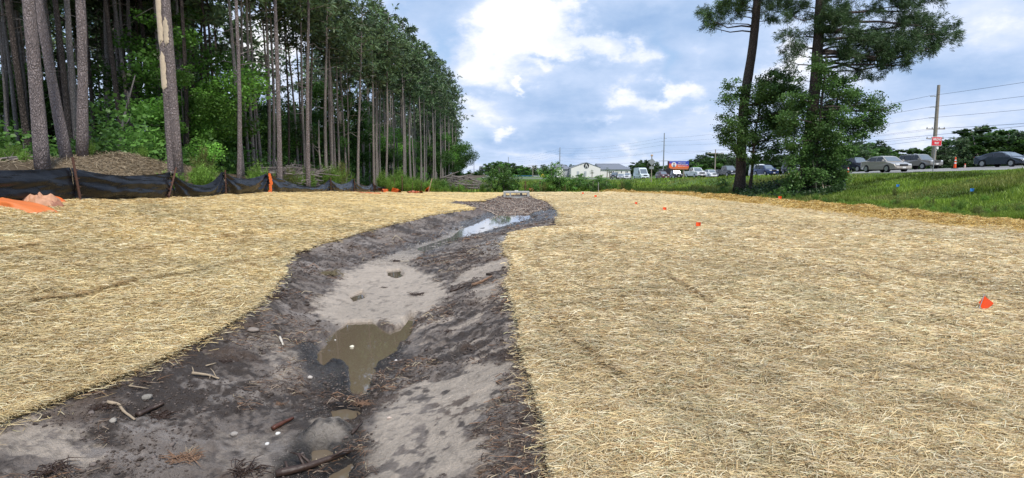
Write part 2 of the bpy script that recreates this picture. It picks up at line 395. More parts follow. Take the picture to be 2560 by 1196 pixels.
SAND = [ (PGa([(775,1040),(800,1030),(845,1045),(870,1070),(850,1105),(800,1100),(775,1070)], -.36), .05, .75),
         (PGa([(1290,545),(1230,552),(1150,575),(1060,612),(960,645),(905,665),(860,690),(840,720),(800,760),(770,800),(850,810),(960,800),(1000,816),(1040,790),(1100,790),(1125,755),(1100,735),(1075,700),(1035,672),(1010,650),(1080,618),(1160,590),(1240,568),(1300,556)], -.40), .22, 1.0),
         (PGa([(930,668),(1000,638),(1070,606),(1150,580),(1205,572),(1130,604),(1060,634),(1015,658),(960,690)], -.38), .14, 1.0),
         (PGa([(1010,940),(1100,960),(1190,930),(1270,960),(1260,1020),(1230,1080),(1225,1210),(860,1230),(900,1150),(930,1080),(960,1010)], -.34), .18, .9),
         (PGa([(-60,1075),(60,1065),(160,1072),(200,1090),(230,1115),(120,1125),(0,1128),(-80,1120)], -.15), .16, .85),
         (PGa([(250,940),(330,915),(380,925),(330,945),(270,955)], -.1), .12, .6),
         (PGa([(1150,680),(1280,655),(1280,680),(1180,700),(1120,710)], -.2), .10, .8),
         (PGa([(1180,605),(1268,592),(1270,635),(1200,640)], -.15), .12, .45),
         (PGa([(1180,725),(1290,700),(1290,735),(1200,760)], -.2), .12, .6),
         (PGa([(610,880),(660,850),(735,860),(740,930),(690,940)], -.3), .15, .55),
         (PGa([(950,535),(1080,530),(1100,545),(960,560)], -.15), .3, .45),
         (PGa([(1110,1010),(1270,930),(1330,990),(1320,1060),(1180,1060)], -.25), .15, .35),
         (PGa([(560,1090),(700,1060),(760,1110),(650,1196),(560,1196)], -.35), .12, .35) ]
def sandmask(x, y):
    n = fbm(x*3.1, y*2.6, 5, 31, .6); n2 = fbm(x*14, y*11, 4, 33, .65)
    n3 = fbm(x*4+y*1.2, y*9-x*2.2, 4, 37, .6)
    s = np.zeros(x.shape)
    for pg, soft, amp in SAND:
        lo = pg.min(0)-1; hi = pg.max(0)+1
        m = (x > lo[0]) & (x < hi[0]) & (y > lo[1]) & (y < hi[1])
        if m.any():
            d = poly_sd(x[m], y[m], pg)
            v = sst(-.5, .5, d/soft+n[m]*2.0+n2[m]*1.4+n3[m]*1.5*(1.6-amp))*amp
            s[m] = np.maximum(s[m], v)
    return s
# ---- ground sheet
def lattice():
    ys = [-8.0]
    while ys[-1] < 2.0: ys.append(ys[-1]+.25)
    while ys[-1] < 4000:
        y = ys[-1]; ys.append(y+min(max(y*y/900*.42, .0115), 3 if y < 260 else y*.05))
    def side(x0, sgn, lim):
        xs = [x0]; d = .0125
        while abs(xs[-1]-x0) < lim:
            a = abs(xs[-1]-x0); d = .0125 if a < .3 else min(d*1.06, .6 if a < 60 else a*.08)
            xs.append(xs[-1]+sgn*d)
        return xs
    mid = np.arange(-3.9, .9, .0125)
    L = side(-3.9, -1, 4000)[1:][::-1]; Rr = side(float(mid[-1]), 1, 4000)[1:]
    return np.array(L+list(mid)+Rr), np.array(ys)
gx, gy = lattice()
print("ground lattice", len(gx), len(gy))
X, Y = np.meshgrid(gx, gy)
x = X.ravel(); y = Y.ravel()
z = hbase(x, y)
mm = (x > -8) & (x < 6) & (y < 47)
mu = np.zeros(x.shape); mu[mm] = inmud(x[mm], y[mm])
k = mm & (mu > 0)
z[k] = hmud(x[k], y[k])
# gravel apron round the inlet box
z = z + .05*np.exp(-((x-.6)/2.0)**2-((y-41)/6.0)**2)*mu
# under the straw the soil sits a little lower
cov = ((x > FX-.2) & (x < XS(y)+.0) & (y < 50.5) & (mu <= 0))
z = z-.05*cov
z[y > 60] -= 0.0
fl = (x < FX-1.5) & (y < 200)
z[fl] += .10*fbm(x[fl]*.9, y[fl]*.9, 4, 51)
cols = np.zeros((len(x), 3)); wet = np.zeros(len(x))
g = fbm(x*.35, y*.35, 4, 61); g2 = fbm(x*2.2, y*2.2, 4, 62)
grass = np.stack([.075+.06*g+.04*g2, .135+.06*g+.05*g2, .022+.02*g], 1)
cols[:] = np.clip(grass, .012, 1)
lit = np.stack([.085+.07*g2, .062+.05*g2, .038+.03*g2], 1)       # needle litter under the pines
ff = sst(11.8, 13.5, -x)[:, None]; cols = cols*(1-ff)+np.clip(lit, .02, 1)*ff
mo = (np.exp(-((x+13.9)/2.0)**2-((y-21.0)/2.8)**2)+.8*np.exp(-((x+13.6)/1.4)**2-((y-25)/2)**2))[:, None]; mo = np.clip(mo*2.2, 0, 1)
cols = cols*(1-mo)+np.stack([.27+.2*g2, .205+.16*g2, .135+.12*g2], 1)*mo
cols[cov] = np.stack([.26+.15*g2, .19+.1*g2, .10+.06*g2], 1)[cov]
e = sst(.6, -.6, x-XS(y)-.2)*((x > 5)) ; e = e[:, None]*(1-cov[:, None])
cols = cols*(1-e*.0)
xm, ym = x[k], y[k]
sa = sandmask(xm, ym)
n1 = fbm(xm*1.4, ym*1.1, 5, 71, .6); n2 = fbm(xm*6+ym*1.5, ym*9-xm*2, 5, 72, .62); n3 = fbm(xm*26, ym*22, 3, 73)
rel = z[k]-hbase(xm, ym)
dark = np.stack([.072+0*n1, .056+0*n1, .047+0*n1], 1); grey = np.array([.265, .222, .192]); brown = np.array([.10, .062, .040]); sandc = np.array([.53, .445, .36])
# streaks running down the right bank where rain has sorted pale sand from black muck
sx_ = xm+fbm(xm*1.2, ym*1.2, 3, 401)*.5; sy_ = ym+fbm(xm*1.2, ym*1.2, 3, 402)*.5
st = fbm(sx_*1.3+sy_*.4, (sy_-sx_*.42)*5.5, 5, 403, .62); st2 = fbm(sx_*5, (sy_-sx_*.42)*19, 4, 404, .6)
rb = sst(0, .5, xm-XT(ym)-.3)*sst(3.5, 6, ym)
t = sst(-.17, .15, (n1+.75*n2+.5*n3)*(1-rb)+rb*(1.25*st+.7*st2+.35*n3))[:, None]
c = dark*(1-t)+grey*t; ps = (sst(.10, .24, fbm(xm*1.6+ym*.3, ym*3.2, 5, 409, .62)+.3*n3)*.55*(1-rb))[:, None]; c = c*(1-ps)+np.array([.40, .355, .325])*ps
tb = (sst(.08, .28, fbm(xm*2.2, ym*2, 4, 75)+.6*n2+.12*sst(.8, .2, np.abs(xm-XT(ym))))*.65)[:, None]; c = c*(1-tb)+brown*tb
sa2 = np.clip(sa+rb*.75*sst(.10, .26, st+.5*st2)*(ym < 17), 0, 1)
# dark organic scum drifted over the sand
lowr = sst(7.2, 5.6, ym)
mot = sst(.02, .11, fbm(xm*7, ym*6, 5, 405, .62)+.5*fbm(xm*2, ym*2, 3, 406)-.02)*(.9*lowr)+sst(.10, .2, fbm(xm*10, ym*8, 4, 407, .65))*.45*(1-lowr)
ring = sst(.05, .0, np.abs(fbm(xm*4.2, ym*3.6, 4, 408)))*.35*lowr
sa2 = sa2*(1-np.clip(mot+ring, 0, .95))
c = c*(1-sa2[:, None])+(sandc*(1+.30*n2+.30*n3+.25*n1)[:, None])*sa2[:, None]
# greyer film on the upstream fan
fan = sst(6.2, 8.5, ym)[:, None]*sa2[:, None]; fw = (sst(12.5, 15, ym)*sa2)[:, None]; c = c*(1-.45*fw)+np.array([.16, .16, .165])*.45*fw; c = c*(1-fan*.30)+c*np.array([.98, .98, 1.0])*fan*.30
grav = sst(24, 28, ym)[:, None]; c = c*(1-grav)+(np.array([.135, .105, .093])*(1+1.2*n3+.8*n2)[:, None])*grav
wetfar = sst(.5, -.3, np.abs(xm-XT(ym)-.2)-.22*np.clip(ym/8, .6, 2))*sst(12, 15, ym)*sst(30, 26, ym)
wetmot = sst(-.12, .12, n2+.5*n1+.15)
we = .34+.35*sst(-.2, -.42, z[k])+1.1*wetfar*wetmot-.15*t[:, 0]+.5*n2
c = c*(1-.5*(wetfar*(1-wetmot)))[:, None]
we = np.where((ym > 12.5) & (sa2 > .4), np.maximum(we, 1.0), we)
c = c*(1-.28*np.clip(we, 0, 1)*(1-sa2*.9))[:, None]
# dark wet margin of the stream and the lower puddles
wd_ = np.full(xm.shape, 0.0)
for pg_ in (PGa([(785,905),(860,900),(950,900),(925,960),(925,1000),(895,1045),(850,1050),(800,1000),(770,950)], -.5), PGa([(760,1110),(880,1100),(915,1120),(880,1230),(690,1230),(735,1150)], -.5), PGa([(1150,560),(1230,535),(1390,530),(1395,560),(1290,575),(1180,590)], -.35)):
    wd_ = np.maximum(wd_, sst(-.10, .06, poly_sd(xm, ym, pg_)+.16*n2+.10*n1))
wd_ = wd_[:, None]; c = c*(1-.80*wd_)+np.array([.035, .031, .028])*.80*wd_; we = we+.9*wd_[:, 0]
bs = basin(xm, ym); near = sst(-.30, -.02, bs+.12*n2)*(ym < 6.5); c = c*(1-.55*near[:, None]*(1-.35*sa2[:, None])); we = we+.6*near
hc_ = PG(822, 1068, -.33); hg_ = (np.exp(-(((xm-hc_.x)/.17)**2+((ym-hc_.y)/.15)**2)**1.5)*.85*sst(-.25, .05, n2))[:, None]; c = c*(1-hg_)+np.array([.44, .385, .325])*(1+.4*n3)[:, None]*hg_
cols[k] = np.clip(c, .012, .8); wet[k] = np.clip(we, 0, 1)
M_ground = vcolmat("soil", bump=1.0, bscale=48, nvar=.42, nscale=42, wetattr='wet')
ground = mk("ground", np.stack([x, y, z], 1), grid_faces(len(gy), len(gx)), M_ground, cols=cols, smooth=True, extra={'wet': wet})
tag(ground, kind='structure')
ZG = z.reshape(X.shape)
def gz(px, py):
    """height of the finished ground sheet"""
    i = np.clip(np.searchsorted(gx, px)-1, 0, len(gx)-2); j = np.clip(np.searchsorted(gy, py)-1, 0, len(gy)-2)
    fx = (px-gx[i])/(gx[i+1]-gx[i]); fy = (py-gy[j])/(gy[j+1]-gy[j])
    return (ZG[j, i]*(1-fx)+ZG[j, i+1]*fx)*(1-fy)+(ZG[j+1, i]*(1-fx)+ZG[j+1, i+1]*fx)*fy
# ---- water in the puddles
mw = bpy.data.materials.new("puddle_water"); mw.use_nodes = True; t_ = NT(mw.node_tree)
co = t_.add('ShaderNodeTexCoord').outputs['Object']
p_ = t_.add('ShaderNodeBsdfPrincipled', {'Base Color': (.145, .110, .072, 1), 'Roughness': .02, 'Specular IOR Level': .9, 'IOR': 1.33, 'Coat Weight': .8, 'Coat Roughness': .01})
b_ = t_.add('ShaderNodeBump', {'Strength': .06, 'Distance': .01, 'Height': t_.noise(co, 9, 3, .5)}); t_.set(p_.inputs['Normal'], b_.outputs[0])
t_.nt.links.new(p_.outputs[0], t_.add('ShaderNodeOutputMaterial').inputs[0])
# one outline per puddle, merged so that no two sheets overlap
def sheet(pg, wz, grow=.17, n=64):
    c0 = pg.mean(0); d = pg-c0; r = np.linalg.norm(d, axis=1, keepdims=True); q_ = c0+d*(1+grow/np.maximum(r, .05)); return [(a_, b2, wz) for a_, b2 in q_]
wb = MB()
for i_, (pg, wz) in enumerate(((PUD, WATER_Z), (PUD2, WATER_Z-.001), (PUD3, WATER_Z-.002), (PUD7, WATER_Z-.003), (PUD8, WATER_Z-.004), (PUD4, WATER_Z), (PUD5, WATER_Z))):
    q_ = sheet(pg, wz); wb.poly(q_, [tuple(range(len(q_)))])
mfilm = bpy.data.materials.new("thin_water"); mfilm.use_nodes = True; t_ = NT(mfilm.node_tree)
p_ = t_.add('ShaderNodeBsdfPrincipled', {'Base Color': (.20, .185, .175, 1), 'Roughness': .04, 'Specular IOR Level': .9, 'IOR': 1.33, 'Coat Weight': .6})
t_.set(p_.inputs['Normal'], t_.add('ShaderNodeBump', {'Strength': .12, 'Distance': .01, 'Height': t_.noise(t_.add('ShaderNodeTexCoord').outputs['Object'], 5, 3, .5)}).outputs[0])
t_.nt.links.new(p_.outputs[0], t_.add('ShaderNodeOutputMaterial').inputs[0])
ff_ = MB(); ff_.poly([(a_, b2, -.368) for a_, b2 in FILM], [tuple(range(len(FILM)))]); tag(ff_.build("stream", mfilm), kind='structure')
wo = wb.build("water", mw); tag(wo, kind='structure')

# ================================================================== STRAW BLANKETS
rs = np.random.default_rng(7)
# seams where one roll of blanket laps over the next (pixel polylines on the ground)
SEAML = [[(80,776),(250,742),(450,700),(570,672),(705,640)], [(330,635),(470,612),(640,590)], [(560,622),(620,612)], [(0,640),(180,618)]]
SEAMR = [[(1640,545),(1850,590),(2080,640),(2300,700),(2560,785)], [(1290,700),(1350,780),(1430,860),(1560,960)], [(1480,600),(1640,680),(1780,770),(1960,870),(2200,980)],
         [(1700,530),(1950,565),(2250,620),(2560,690)], [(1420,520),(1600,560),(1900,640),(2300,740)], [(1360,690),(1340,640),(1350,600)]]
def seam_pts(L, z):
    o = []
    for s in L:
        p = PGa(s, z)
        o.append(p)
    return o
def left_z(px): return 0
def unproj_h(u, v, hf, z0=0.0):
    z_ = z0
    for _ in range(25):
        p = PG(u, v, z_) if z_ < EYE-.05 else None
        z_ = .5*z_+.5*float(hf(np.array([p.x]), np.array([p.y]))[0])
    return PG(u, v, z_)
def onground(u, v, hf=None, y0=2.0, y1=160.0):
    """march the view ray of a pixel until it meets the terrain"""
    hf = hf or hbase; d = pix_dir(u, v); ys = np.geomspace(y0, y1, 1500); k = ys/d.y
    X_ = d.x*k; Z_ = EYE+d.z*k; h = hf(X_, ys); b = np.where(Z_ < h)[0]
    i = b[0] if len(b) else len(ys)-1
    return Vector((X_[i], ys[i], h[i]))
SL = [np.array([onground(u, v)[:2] for u, v in s]) for s in SEAML]
SR = [np.array([onground(u, v)[:2] for u, v in s]) for s in SEAMR]
def seamd(px, py, SS):
    d = np.full(px.shape, 1e9); sg = np.zeros(px.shape)
    for s in SS:
        for i in range(len(s)-1):
            ax, ay = s[i]; ex, ey = s[i+1]-s[i]; L = ex*ex+ey*ey
            t = np.clip(((px-ax)*ex+(py-ay)*ey)/L, 0, 1)
            dx, dy = px-ax-t*ex, py-ay-t*ey; q = np.hypot(dx, dy); m = q < d
            d = np.where(m, q, d); sg = np.where(m, np.sign(ex*dy-ey*dx), sg)
    return d, sg
def lumps(px, py):
    return .085*fbm(px*.9, py*.9, 4, 81)+.085*fbm(px*2.6+py*.8, py*2.6-px*.8, 3, 82, .6)
def hstraw(px, py, side):
    SS = SL if side == 'L' else SR
    h = hbase(px, py)+.03
    eg = (XL(py)-px) if side == 'L' else (px-XR(py))
    k = sst(0, .5, eg)
    h = h+(lumps(px, py)+.03)*k
    d, sg = seamd(px, py, SS)
    a_ = (.8 if side == 'L' else .6)*sst(-.3 if side == 'L' else .1, .7, vn(px*.7, py*.5, 94))
    h = h+a_*(.022*np.exp(-(d/.10)**2)*(sg > 0)*k + .02*np.exp(-(d/.35)**2)*k*(sg > 0) - .01*np.exp(-(d/.12)**2)*(sg <= 0)*k)
    return h
def scol(px, py, side, n):
    """colour of each straw: pale, golden, tan, weathered, a few green"""
    pal = np.array([[.86,.69,.37],[.76,.58,.29],[.93,.82,.55],[.58,.40,.19],[.56,.50,.28],[.68,.55,.33],[.38,.25,.13]]) if side == 'L' else \
          np.array([[.84,.67,.38],[.72,.55,.28],[.92,.81,.56],[.54,.36,.17],[.50,.46,.26],[.64,.51,.32],[.36,.24,.12]])
    pr = [.27,.20,.18,.10,.07,.13,.05] if side == 'L' else [.24,.17,.18,.12,.10,.13,.06]
    c = pal[rs.choice(7, n, p=pr)]*(rs.uniform(.66, 1.06, n)[:, None])
    b = fbm(px*.55, py*.55, 4, 85)[:, None]; b2 = fbm(px*2.5, py*2.5, 3, 86)[:, None]
    c = c*(1+.42*b+.42*b2)
    gr = sst(.08, .3, fbm(px*.8, py*.6, 3, 87))[:, None]*.2; c = c*(1-gr)+np.array([.38,.38,.24])*gr
    d, sg = seamd(px, py, SL if side == 'L' else SR); e = ((.9 if side == 'L' else .5)*np.exp(-(d/.03)**2)*sst(.15 if side == 'L' else .3, .6, vn(px*.8, py*.8, 90)))[:, None]
    return np.clip(c*(1-e)+np.array([.33, .19, .07])*e, .02, .95)
M_sheet = vcolmat("straw_mat", rough=.85, spec=.2, bump=1.0, bscale=42, nvar=.40, nscale=46, stretch=(.55, 1.5, 1))
M_straw = leafmat("straw", .18, .55)
def sheet_mesh(side):
    ys = [0.2]
    while ys[-1] < 50: ys.append(ys[-1]+max(.04, min(ys[-1]**2/900*.9, .35)))
    ys = np.array(ys); n = 200
    t = np.linspace(0, 1, n)**1.7
    e = XL(ys) if side == 'L' else XR(ys); o = np.full(len(ys), FX-.25) if side == 'L' else XS(ys)
    XX = e[:, None]+(o-e)[:, None]*t[None]; YY = np.repeat(ys[:, None], n, 1)
    zz = hstraw(XX.ravel(), YY.ravel(), side).reshape(XX.shape)
    px, py = XX.ravel(), YY.ravel()
    b = fbm(px*.55, py*.55, 4, 85)[:, None]; b2 = fbm(px*2.5, py*2.5, 3, 86)[:, None]
    base = np.array([.72,.54,.25]) if side == 'L' else np.array([.68,.53,.29])
    c = base*(1+.42*b+.42*b2)
    gr = sst(.08, .3, fbm(px*.8, py*.6, 3, 87))[:, None]*.2; c = c*(1-gr)+np.array([.28,.28,.18])*gr
    d, sg = seamd(px, py, SL if side == 'L' else SR); e2 = (.4*np.exp(-(d/.05)**2))[:, None]; c = c*(1-e2)+np.array([.22,.13,.06])*e2
    c = c*(1-.38*sst(14, 4, py))[:, None]  # sheet colour darkened near the camera, painting shade into gaps between stalks
    V = np.stack([px, py, zz.ravel()], 1); Fq = grid_faces(len(ys), n)
    # turned down edge
    e0 = np.arange(len(ys))*n; dn = V[e0].copy(); dn[:, 2] -= .07; dn[:, 0] += (.01 if side == 'L' else -.01)
    b0 = len(V); V = np.vstack([V, dn]); c = np.vstack([c, c[e0]*.85])
    i = np.arange(len(ys)-1); sk = np.stack([e0[i], e0[i+1], b0+i+1, b0+i], 1); Fq = np.vstack([Fq, sk])
    return V, Fq, np.clip(c, .02, .9)
def ribbons(px, py, pz, L, W, ang, tilt, bend, col):
    """bent straws, three points long, one quad wide per half"""
    n = len(px); d = np.stack([np.cos(ang)*np.cos(tilt), np.sin(ang)*np.cos(tilt), np.sin(tilt)], 1)
    s = np.stack([-np.sin(ang), np.cos(ang), np.zeros(n)], 1)
    roll = rs.uniform(-.9, .9, n)[:, None]; s = s*np.cos(roll)+np.array([0, 0, 1.0])*np.sin(roll)
    c = np.stack([px, py, pz], 1); Lh = (L/2)[:, None]; Wh = (W/2)[:, None]
    a = c-d*Lh; b = c+d*Lh; m = c+s*(bend*L)[:, None]; m[:, 2] += np.abs(bend)*L*.4
    V = np.stack([a-s*Wh, a+s*Wh, m-s*Wh, m+s*Wh, b-s*Wh*.6, b+s*Wh*.6], 1).reshape(-1, 3)
    k = np.arange(n)[:, None]*6
    Fq = np.concatenate([k+np.array([[0, 2, 3, 1]]), k+np.array([[2, 4, 5, 3]])], 0)
    return V, Fq, np.repeat(col, 6, 0)
def strands(side, N):
    # even density in the view from near to far
    v = rs.uniform(0, 1, N); y = 1/(1/2.3-v*(1/2.3-1/48.0))
    y = np.where(rs.uniform(0, 1, N) < .12, rs.uniform(1.2, 9, N), y)
    e = XL(y) if side == 'L' else XR(y)
    o = np.maximum(FX-.2, -y*1.02-3.0) if side == 'L' else np.minimum(XS(y), y*1.02+4.5)
    t = rs.uniform(0, 1, N); x = e+(o-e)*t
    ne = int(N*.05); ie = rs.integers(0, N, ne); x[ie] = e[ie]+np.sign(o-e)[ie]*np.abs(rs.normal(0, .06, ne))-np.sign(o-e)[ie]*.02
    ok = ((x < e+.03) & (x > FX-.2)) if side == 'L' else ((x > e-.03) & (x < XS(y)))
    sp_ = (rs.random(N) < .004) & (y < 20); sgn = 1 if side == 'L' else -1; x = np.where(sp_, e+sgn*np.abs(rs.normal(0, .07, N)), x); ok = ok | sp_; sp_ = sp_[ok]
    x, y = x[ok], y[ok]; n = len(x)
    z = hstraw(x, y, side)+rs.uniform(-.006, .022, n)+.012*rs.random(n)**3
    z = np.where(sp_, gz(x, y)+.012, z)
    L = rs.uniform(.06, .17, n)*np.clip(y/9, 1, 1.5); W = rs.uniform(.0024, .0048, n)*np.clip(y/3.6, 1, 4.0)
    a = rs.normal(0, .75, n)+np.where(rs.random(n) < .25, rs.uniform(0, 3.14, n), 0)
    tl = rs.normal(0, .10, n)+np.where(rs.random(n) < .05, rs.uniform(.1, .6, n), 0); tl *= np.clip(9/y, .45, 1)
    return ribbons(x, y, z, L, W, a, tl, rs.normal(0, .07, n), scol(x, y, side, n))
for side, N, lab in (('L', int(290000*DENS), "flat pale yellow straw erosion blanket between the black silt fence and the ditch"), ('R', int(500000*DENS), "broad greyish straw erosion blanket between the ditch and the golden straw band")):
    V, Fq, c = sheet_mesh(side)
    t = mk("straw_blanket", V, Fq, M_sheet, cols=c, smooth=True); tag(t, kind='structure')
    V, Fq, c = strands(side, N)
    s = mk("straw", V, Fq, M_straw, cols=c); tag(s, lab.replace("flat ", "loose stalks on the "). replace("broad ", "loose stalks on the "), "straw", kind='stuff')
# loose golden straw along the verge
def goldband(N):
    y = 1/(1/12.0-rs.uniform(0, 1, N)*(1/12.0-1/52.0)); w = np.interp(y, [12, 20, 36, 52], [3.6, 3.6, 3.2, 2.0])
    t = rs.beta(1.3, 1.9, N)-.03; xo = XS(y)+.35; x = xo-w*np.clip(t, -.1, 1.3)*1.15
    h = hbase(x, y)+.03+np.maximum(0, .26*vn(x*2.2, y*1.6, 95)-.06)*sst(0, .25, (xo-x)/w)*sst(1.25, .6, (xo-x)/w)
    z = h+rs.uniform(-.02, .05, N)
    L = rs.uniform(.12, .34, N); W = rs.uniform(.008, .016, N)*np.clip(y/16, 1, 2.4)
    pal = np.array([[.76,.52,.15],[.84,.62,.23],[.60,.37,.10],[.40,.21,.06],[.86,.70,.34]]); c = pal[rs.choice(5, N, p=[.32,.27,.18,.09,.14])]*rs.uniform(.75, 1.15, N)[:, None]
    return ribbons(x, y, z, L, W, rs.normal(0, .8, N), rs.normal(.05, .3, N), rs.normal(0, .12, N), c)
V, Fq, c = goldband(int(120000*DENS))
tag(mk("golden_straw", V, Fq, M_straw, cols=c), "loose golden straw heaped in a band along the edge of the green verge", "straw", kind='stuff')

# ================================================================== VEGETATION
def barkmat(name, a, b, sc=9, bump=1.0):
    m = bpy.data.materials.new(name); m.use_nodes = True; t = NT(m.node_tree)
    co = t.vm('MULTIPLY', t.add('ShaderNodeTexCoord').outputs['Object'], (1, 1, .38))
    co = t.vm('ADD', co, t.vm('MULTIPLY', t.vm('SUBTRACT', t.noise(co, 3, 3, .6, out=1), (.5, .5, .5)), (.3, .3, .3)))
    vo = t.add('ShaderNodeTexVoronoi', {'Vector': co, 'Scale': sc}, feature='DISTANCE_TO_EDGE').outputs[0]
    n = t.noise(co, sc*2.2, 6, .7); n2 = t.noise(co, 1.1, 3, .5)
    f = t.m('MULTIPLY', t.m('MULTIPLY', vo, 3.2, clamp=True), t.m('MULTIPLY_ADD', n, 1.3, .1), clamp=True)
    c = t.mix(f, (*b, 1), (*a, 1)); k = t.m('MULTIPLY_ADD', n2, .9, .55)
    c = t.vm('MULTIPLY', c, t.add('ShaderNodeCombineXYZ', {0: k, 1: k, 2: k}).outputs[0])
    p = t.add('ShaderNodeBsdfPrincipled', {'Base Color': c, 'Roughness': .92, 'Specular IOR Level': .2})
    bp = t.add('ShaderNodeBump', {'Strength': bump, 'Distance': .05, 'Height': t.m('ADD', f, t.m('MULTIPLY', n, .5))}); t.set(p.inputs['Normal'], bp.outputs[0])
    o = t.add('ShaderNodeOutputMaterial'); t.nt.links.new(p.outputs[0], o.inputs[0]); return m
M_bark = barkmat("pine_bark", (.44, .375, .37), (.20, .165, .16), 20)
M_barkd = barkmat("dark_bark", (.20, .16, .145), (.05, .04, .034), 17)
M_barkg = barkmat("grey_bark", (.46, .405, .385), (.16, .14, .13), 22, .7)
M_pale = pmat("peeled_wood", (.56, .46, .33), .7, var=.35, vscale=7, bump=.4)
M_dead = pmat("dead_wood", (.19, .165, .155), .85, var=.5, vscale=6, bump=.6, bscale=30)
M_needle = leafmat("needles", .22, .5, 1.0)
M_leaf = leafmat("leaves", .35, .45, 1.05)
M_grass = leafmat("grass_blades", .35, .5, 1.0)
def norm(a): return a/np.maximum(np.linalg.norm(a, axis=1, keepdims=True), 1e-9)
def tufts(C, Dd, K, L, W, col, rg, spread=.9, up=.25):
    n = len(C); C = np.repeat(C, K, 0); Dk = np.repeat(Dd, K, 0)
    d = norm(Dk+rg.normal(0, spread, (n*K, 3))+np.array([0, 0, up])); s = norm(np.cross(d, rg.normal(0, 1, (n*K, 3))))
    l = L*rg.uniform(.6, 1.25, (n*K, 1)); w_ = W*rg.uniform(.7, 1.3, (n*K, 1))
    st = C+rg.normal(0, L*.18, (n*K, 3))
    mid = st+d*l*.55; V = np.stack([st-s*w_*.4, st+s*w_*.4, mid+s*w_*.5, st+d*l, mid-s*w_*.5], 1)
    V = np.stack([st, mid+s*w_, st+d*l-np.array([0, 0, 1])*l*.15, mid-s*w_], 1).reshape(-1, 3)
    Fq = np.arange(n*K*4).reshape(-1, 4)
    c = np.repeat(np.repeat(col, K, 0)*rg.uniform(.8, 1.2, (n*K, 1)), 4, 0)
    return V, Fq, c
def leaves(C, size, col, rg, flat=.5):
    n = len(C); d = norm(rg.normal(0, 1, (n, 3))*np.array([1, 1, flat])); s = norm(np.cross(d, rg.normal(0, 1, (n, 3))+np.array([0, 0, 1.2])))
    l = size*rg.uniform(.6, 1.4, (n, 1)); V = np.stack([C-d*l*.5, C+s*l*.34, C+d*l*.5, C-s*l*.34], 1).reshape(-1, 3)
    return V, np.arange(n*4).reshape(-1, 4), np.repeat(col*rg.uniform(.75, 1.25, (n, 1)), 4, 0)
def path_eval(path, s):
    path = np.asarray(path); k = s*(len(path)-1); i = np.minimum(k.astype(int), len(path)-2); f = (k-i)[:, None]
    return path[i]*(1-f)+path[i+1]*f
PINEC = np.array([.088, .148, .066]); OAKC = np.array([.095, .20, .042])
def pine(seed, H, rad, path=None, cb=.58, R_=2.6, nl=26, K=7, tl=.42, tw=.05, per=15, bark=None, dead=8, tone=1.0, base=(0, 0, 0), needles=True, label=None, group=None, name="pine_tree"):
    rg = np.random.default_rng(seed); rn = random.Random(seed)
    if path is None:
        lx, ly = rg.normal(0, .35, 2); bx, by = rg.normal(0, .3, 2)
        hs = np.linspace(0, H, 9); path = np.stack([lx*(hs/H)**1.5+bx*np.sin(hs/H*3.1), ly*(hs/H)**1.5+by*np.sin(hs/H*3.1), hs], 1)
        path[0, 2] = -.4
    path = np.asarray(path, float); n = len(path)
    root = empty(name, base)
    rr = [rad*(1-.78*(i/(n-1))**1.25)*(1.0 if i else 1.22) for i in range(n)]
    T = MB(); pf = [tuple(p) for p in path_eval(path, np.linspace(0, 1, 22))]
    rf = np.interp(np.linspace(0, 1, 22), np.linspace(0, 1, n), rr)
    T.tube(pf, list(rf), 10 if rad > .15 else 7, wob=.06, rng=rn)
    C = []; DD = []
    for i in range(nl):
        s = cb+(1-cb)*((i+rn.random())/nl); p0 = path_eval(path, np.array([min(s, .995)]))[0]
        q = (s-cb)/(1-cb); L = R_*(.45+1.1*q if q < .35 else (1.0-.75*(q-.35)/.65))*rn.uniform(.6, 1.25)
        a = i*2.4+rn.uniform(-.5, .5); rise = rn.uniform(-.1, .45)+.35*q
        pts = [p0+np.array([math.cos(a)*L*f, math.sin(a)*L*f, L*(rise*f-.25*f*f+.18*f**3)])+np.array([rn.uniform(-.1, .1)*L*f, rn.uniform(-.1, .1)*L*f, 0]) for f in (0, .3, .65, 1)]
        T.tube(pts, [rad*.16+.012, rad*.12+.01, rad*.07+.008, .008], 5, cap=False)
        if not needles: continue
        ns = max(3, int(per*L/R_)); t = rg.uniform(.3, 1.02, ns)**.8; c0 = path_eval(pts, np.clip(t, 0, 1)); sp = L*.20*(.4+t)[:, None]
        c0 = c0+rg.normal(0, 1, (ns, 3))*sp*np.array([1, 1, .45]); C.append(c0)
        dd = np.tile(np.array([math.cos(a), math.sin(a), .3]), (ns, 1)); DD.append(dd)
    for i in range(dead):                       # bare stubs under the crown
        s = cb*rn.uniform(.45, 1.0); p0 = path_eval(path, np.array([s]))[0]; a = rn.uniform(0, 6.28); L = rn.uniform(.3, 1.6)
        T.tube([p0, p0+np.array([math.cos(a)*L*.5, math.sin(a)*L*.5, L*rn.uniform(-.1, .3)]), p0+np.array([math.cos(a)*L, math.sin(a)*L, L*rn.uniform(-.3, .3)])], [.022, .014, .006], 4, cap=False)
    tr = T.build("trunk", bark or M_bark, root, smooth=True)
    if needles:
        C = np.vstack(C); DD = np.vstack(DD); cl = PINEC*tone*(1+1.1*np.clip(rg.normal(0, .3, (len(C), 1)), -.6, .9))
        cl = cl*(1+.25*np.sin(C[:, 2:3]*1.7+C[:, 0:1]*1.3)); cl[:, 0] += .012*rg.random(len(C)); 
        V, Fq, c = tufts(C, DD, K, tl, tw, cl, rg); mk("crown", V, Fq, M_needle, root, cols=np.clip(c, .006, 1))
    if label: tag(root, label, "pine tree", group)
    return root
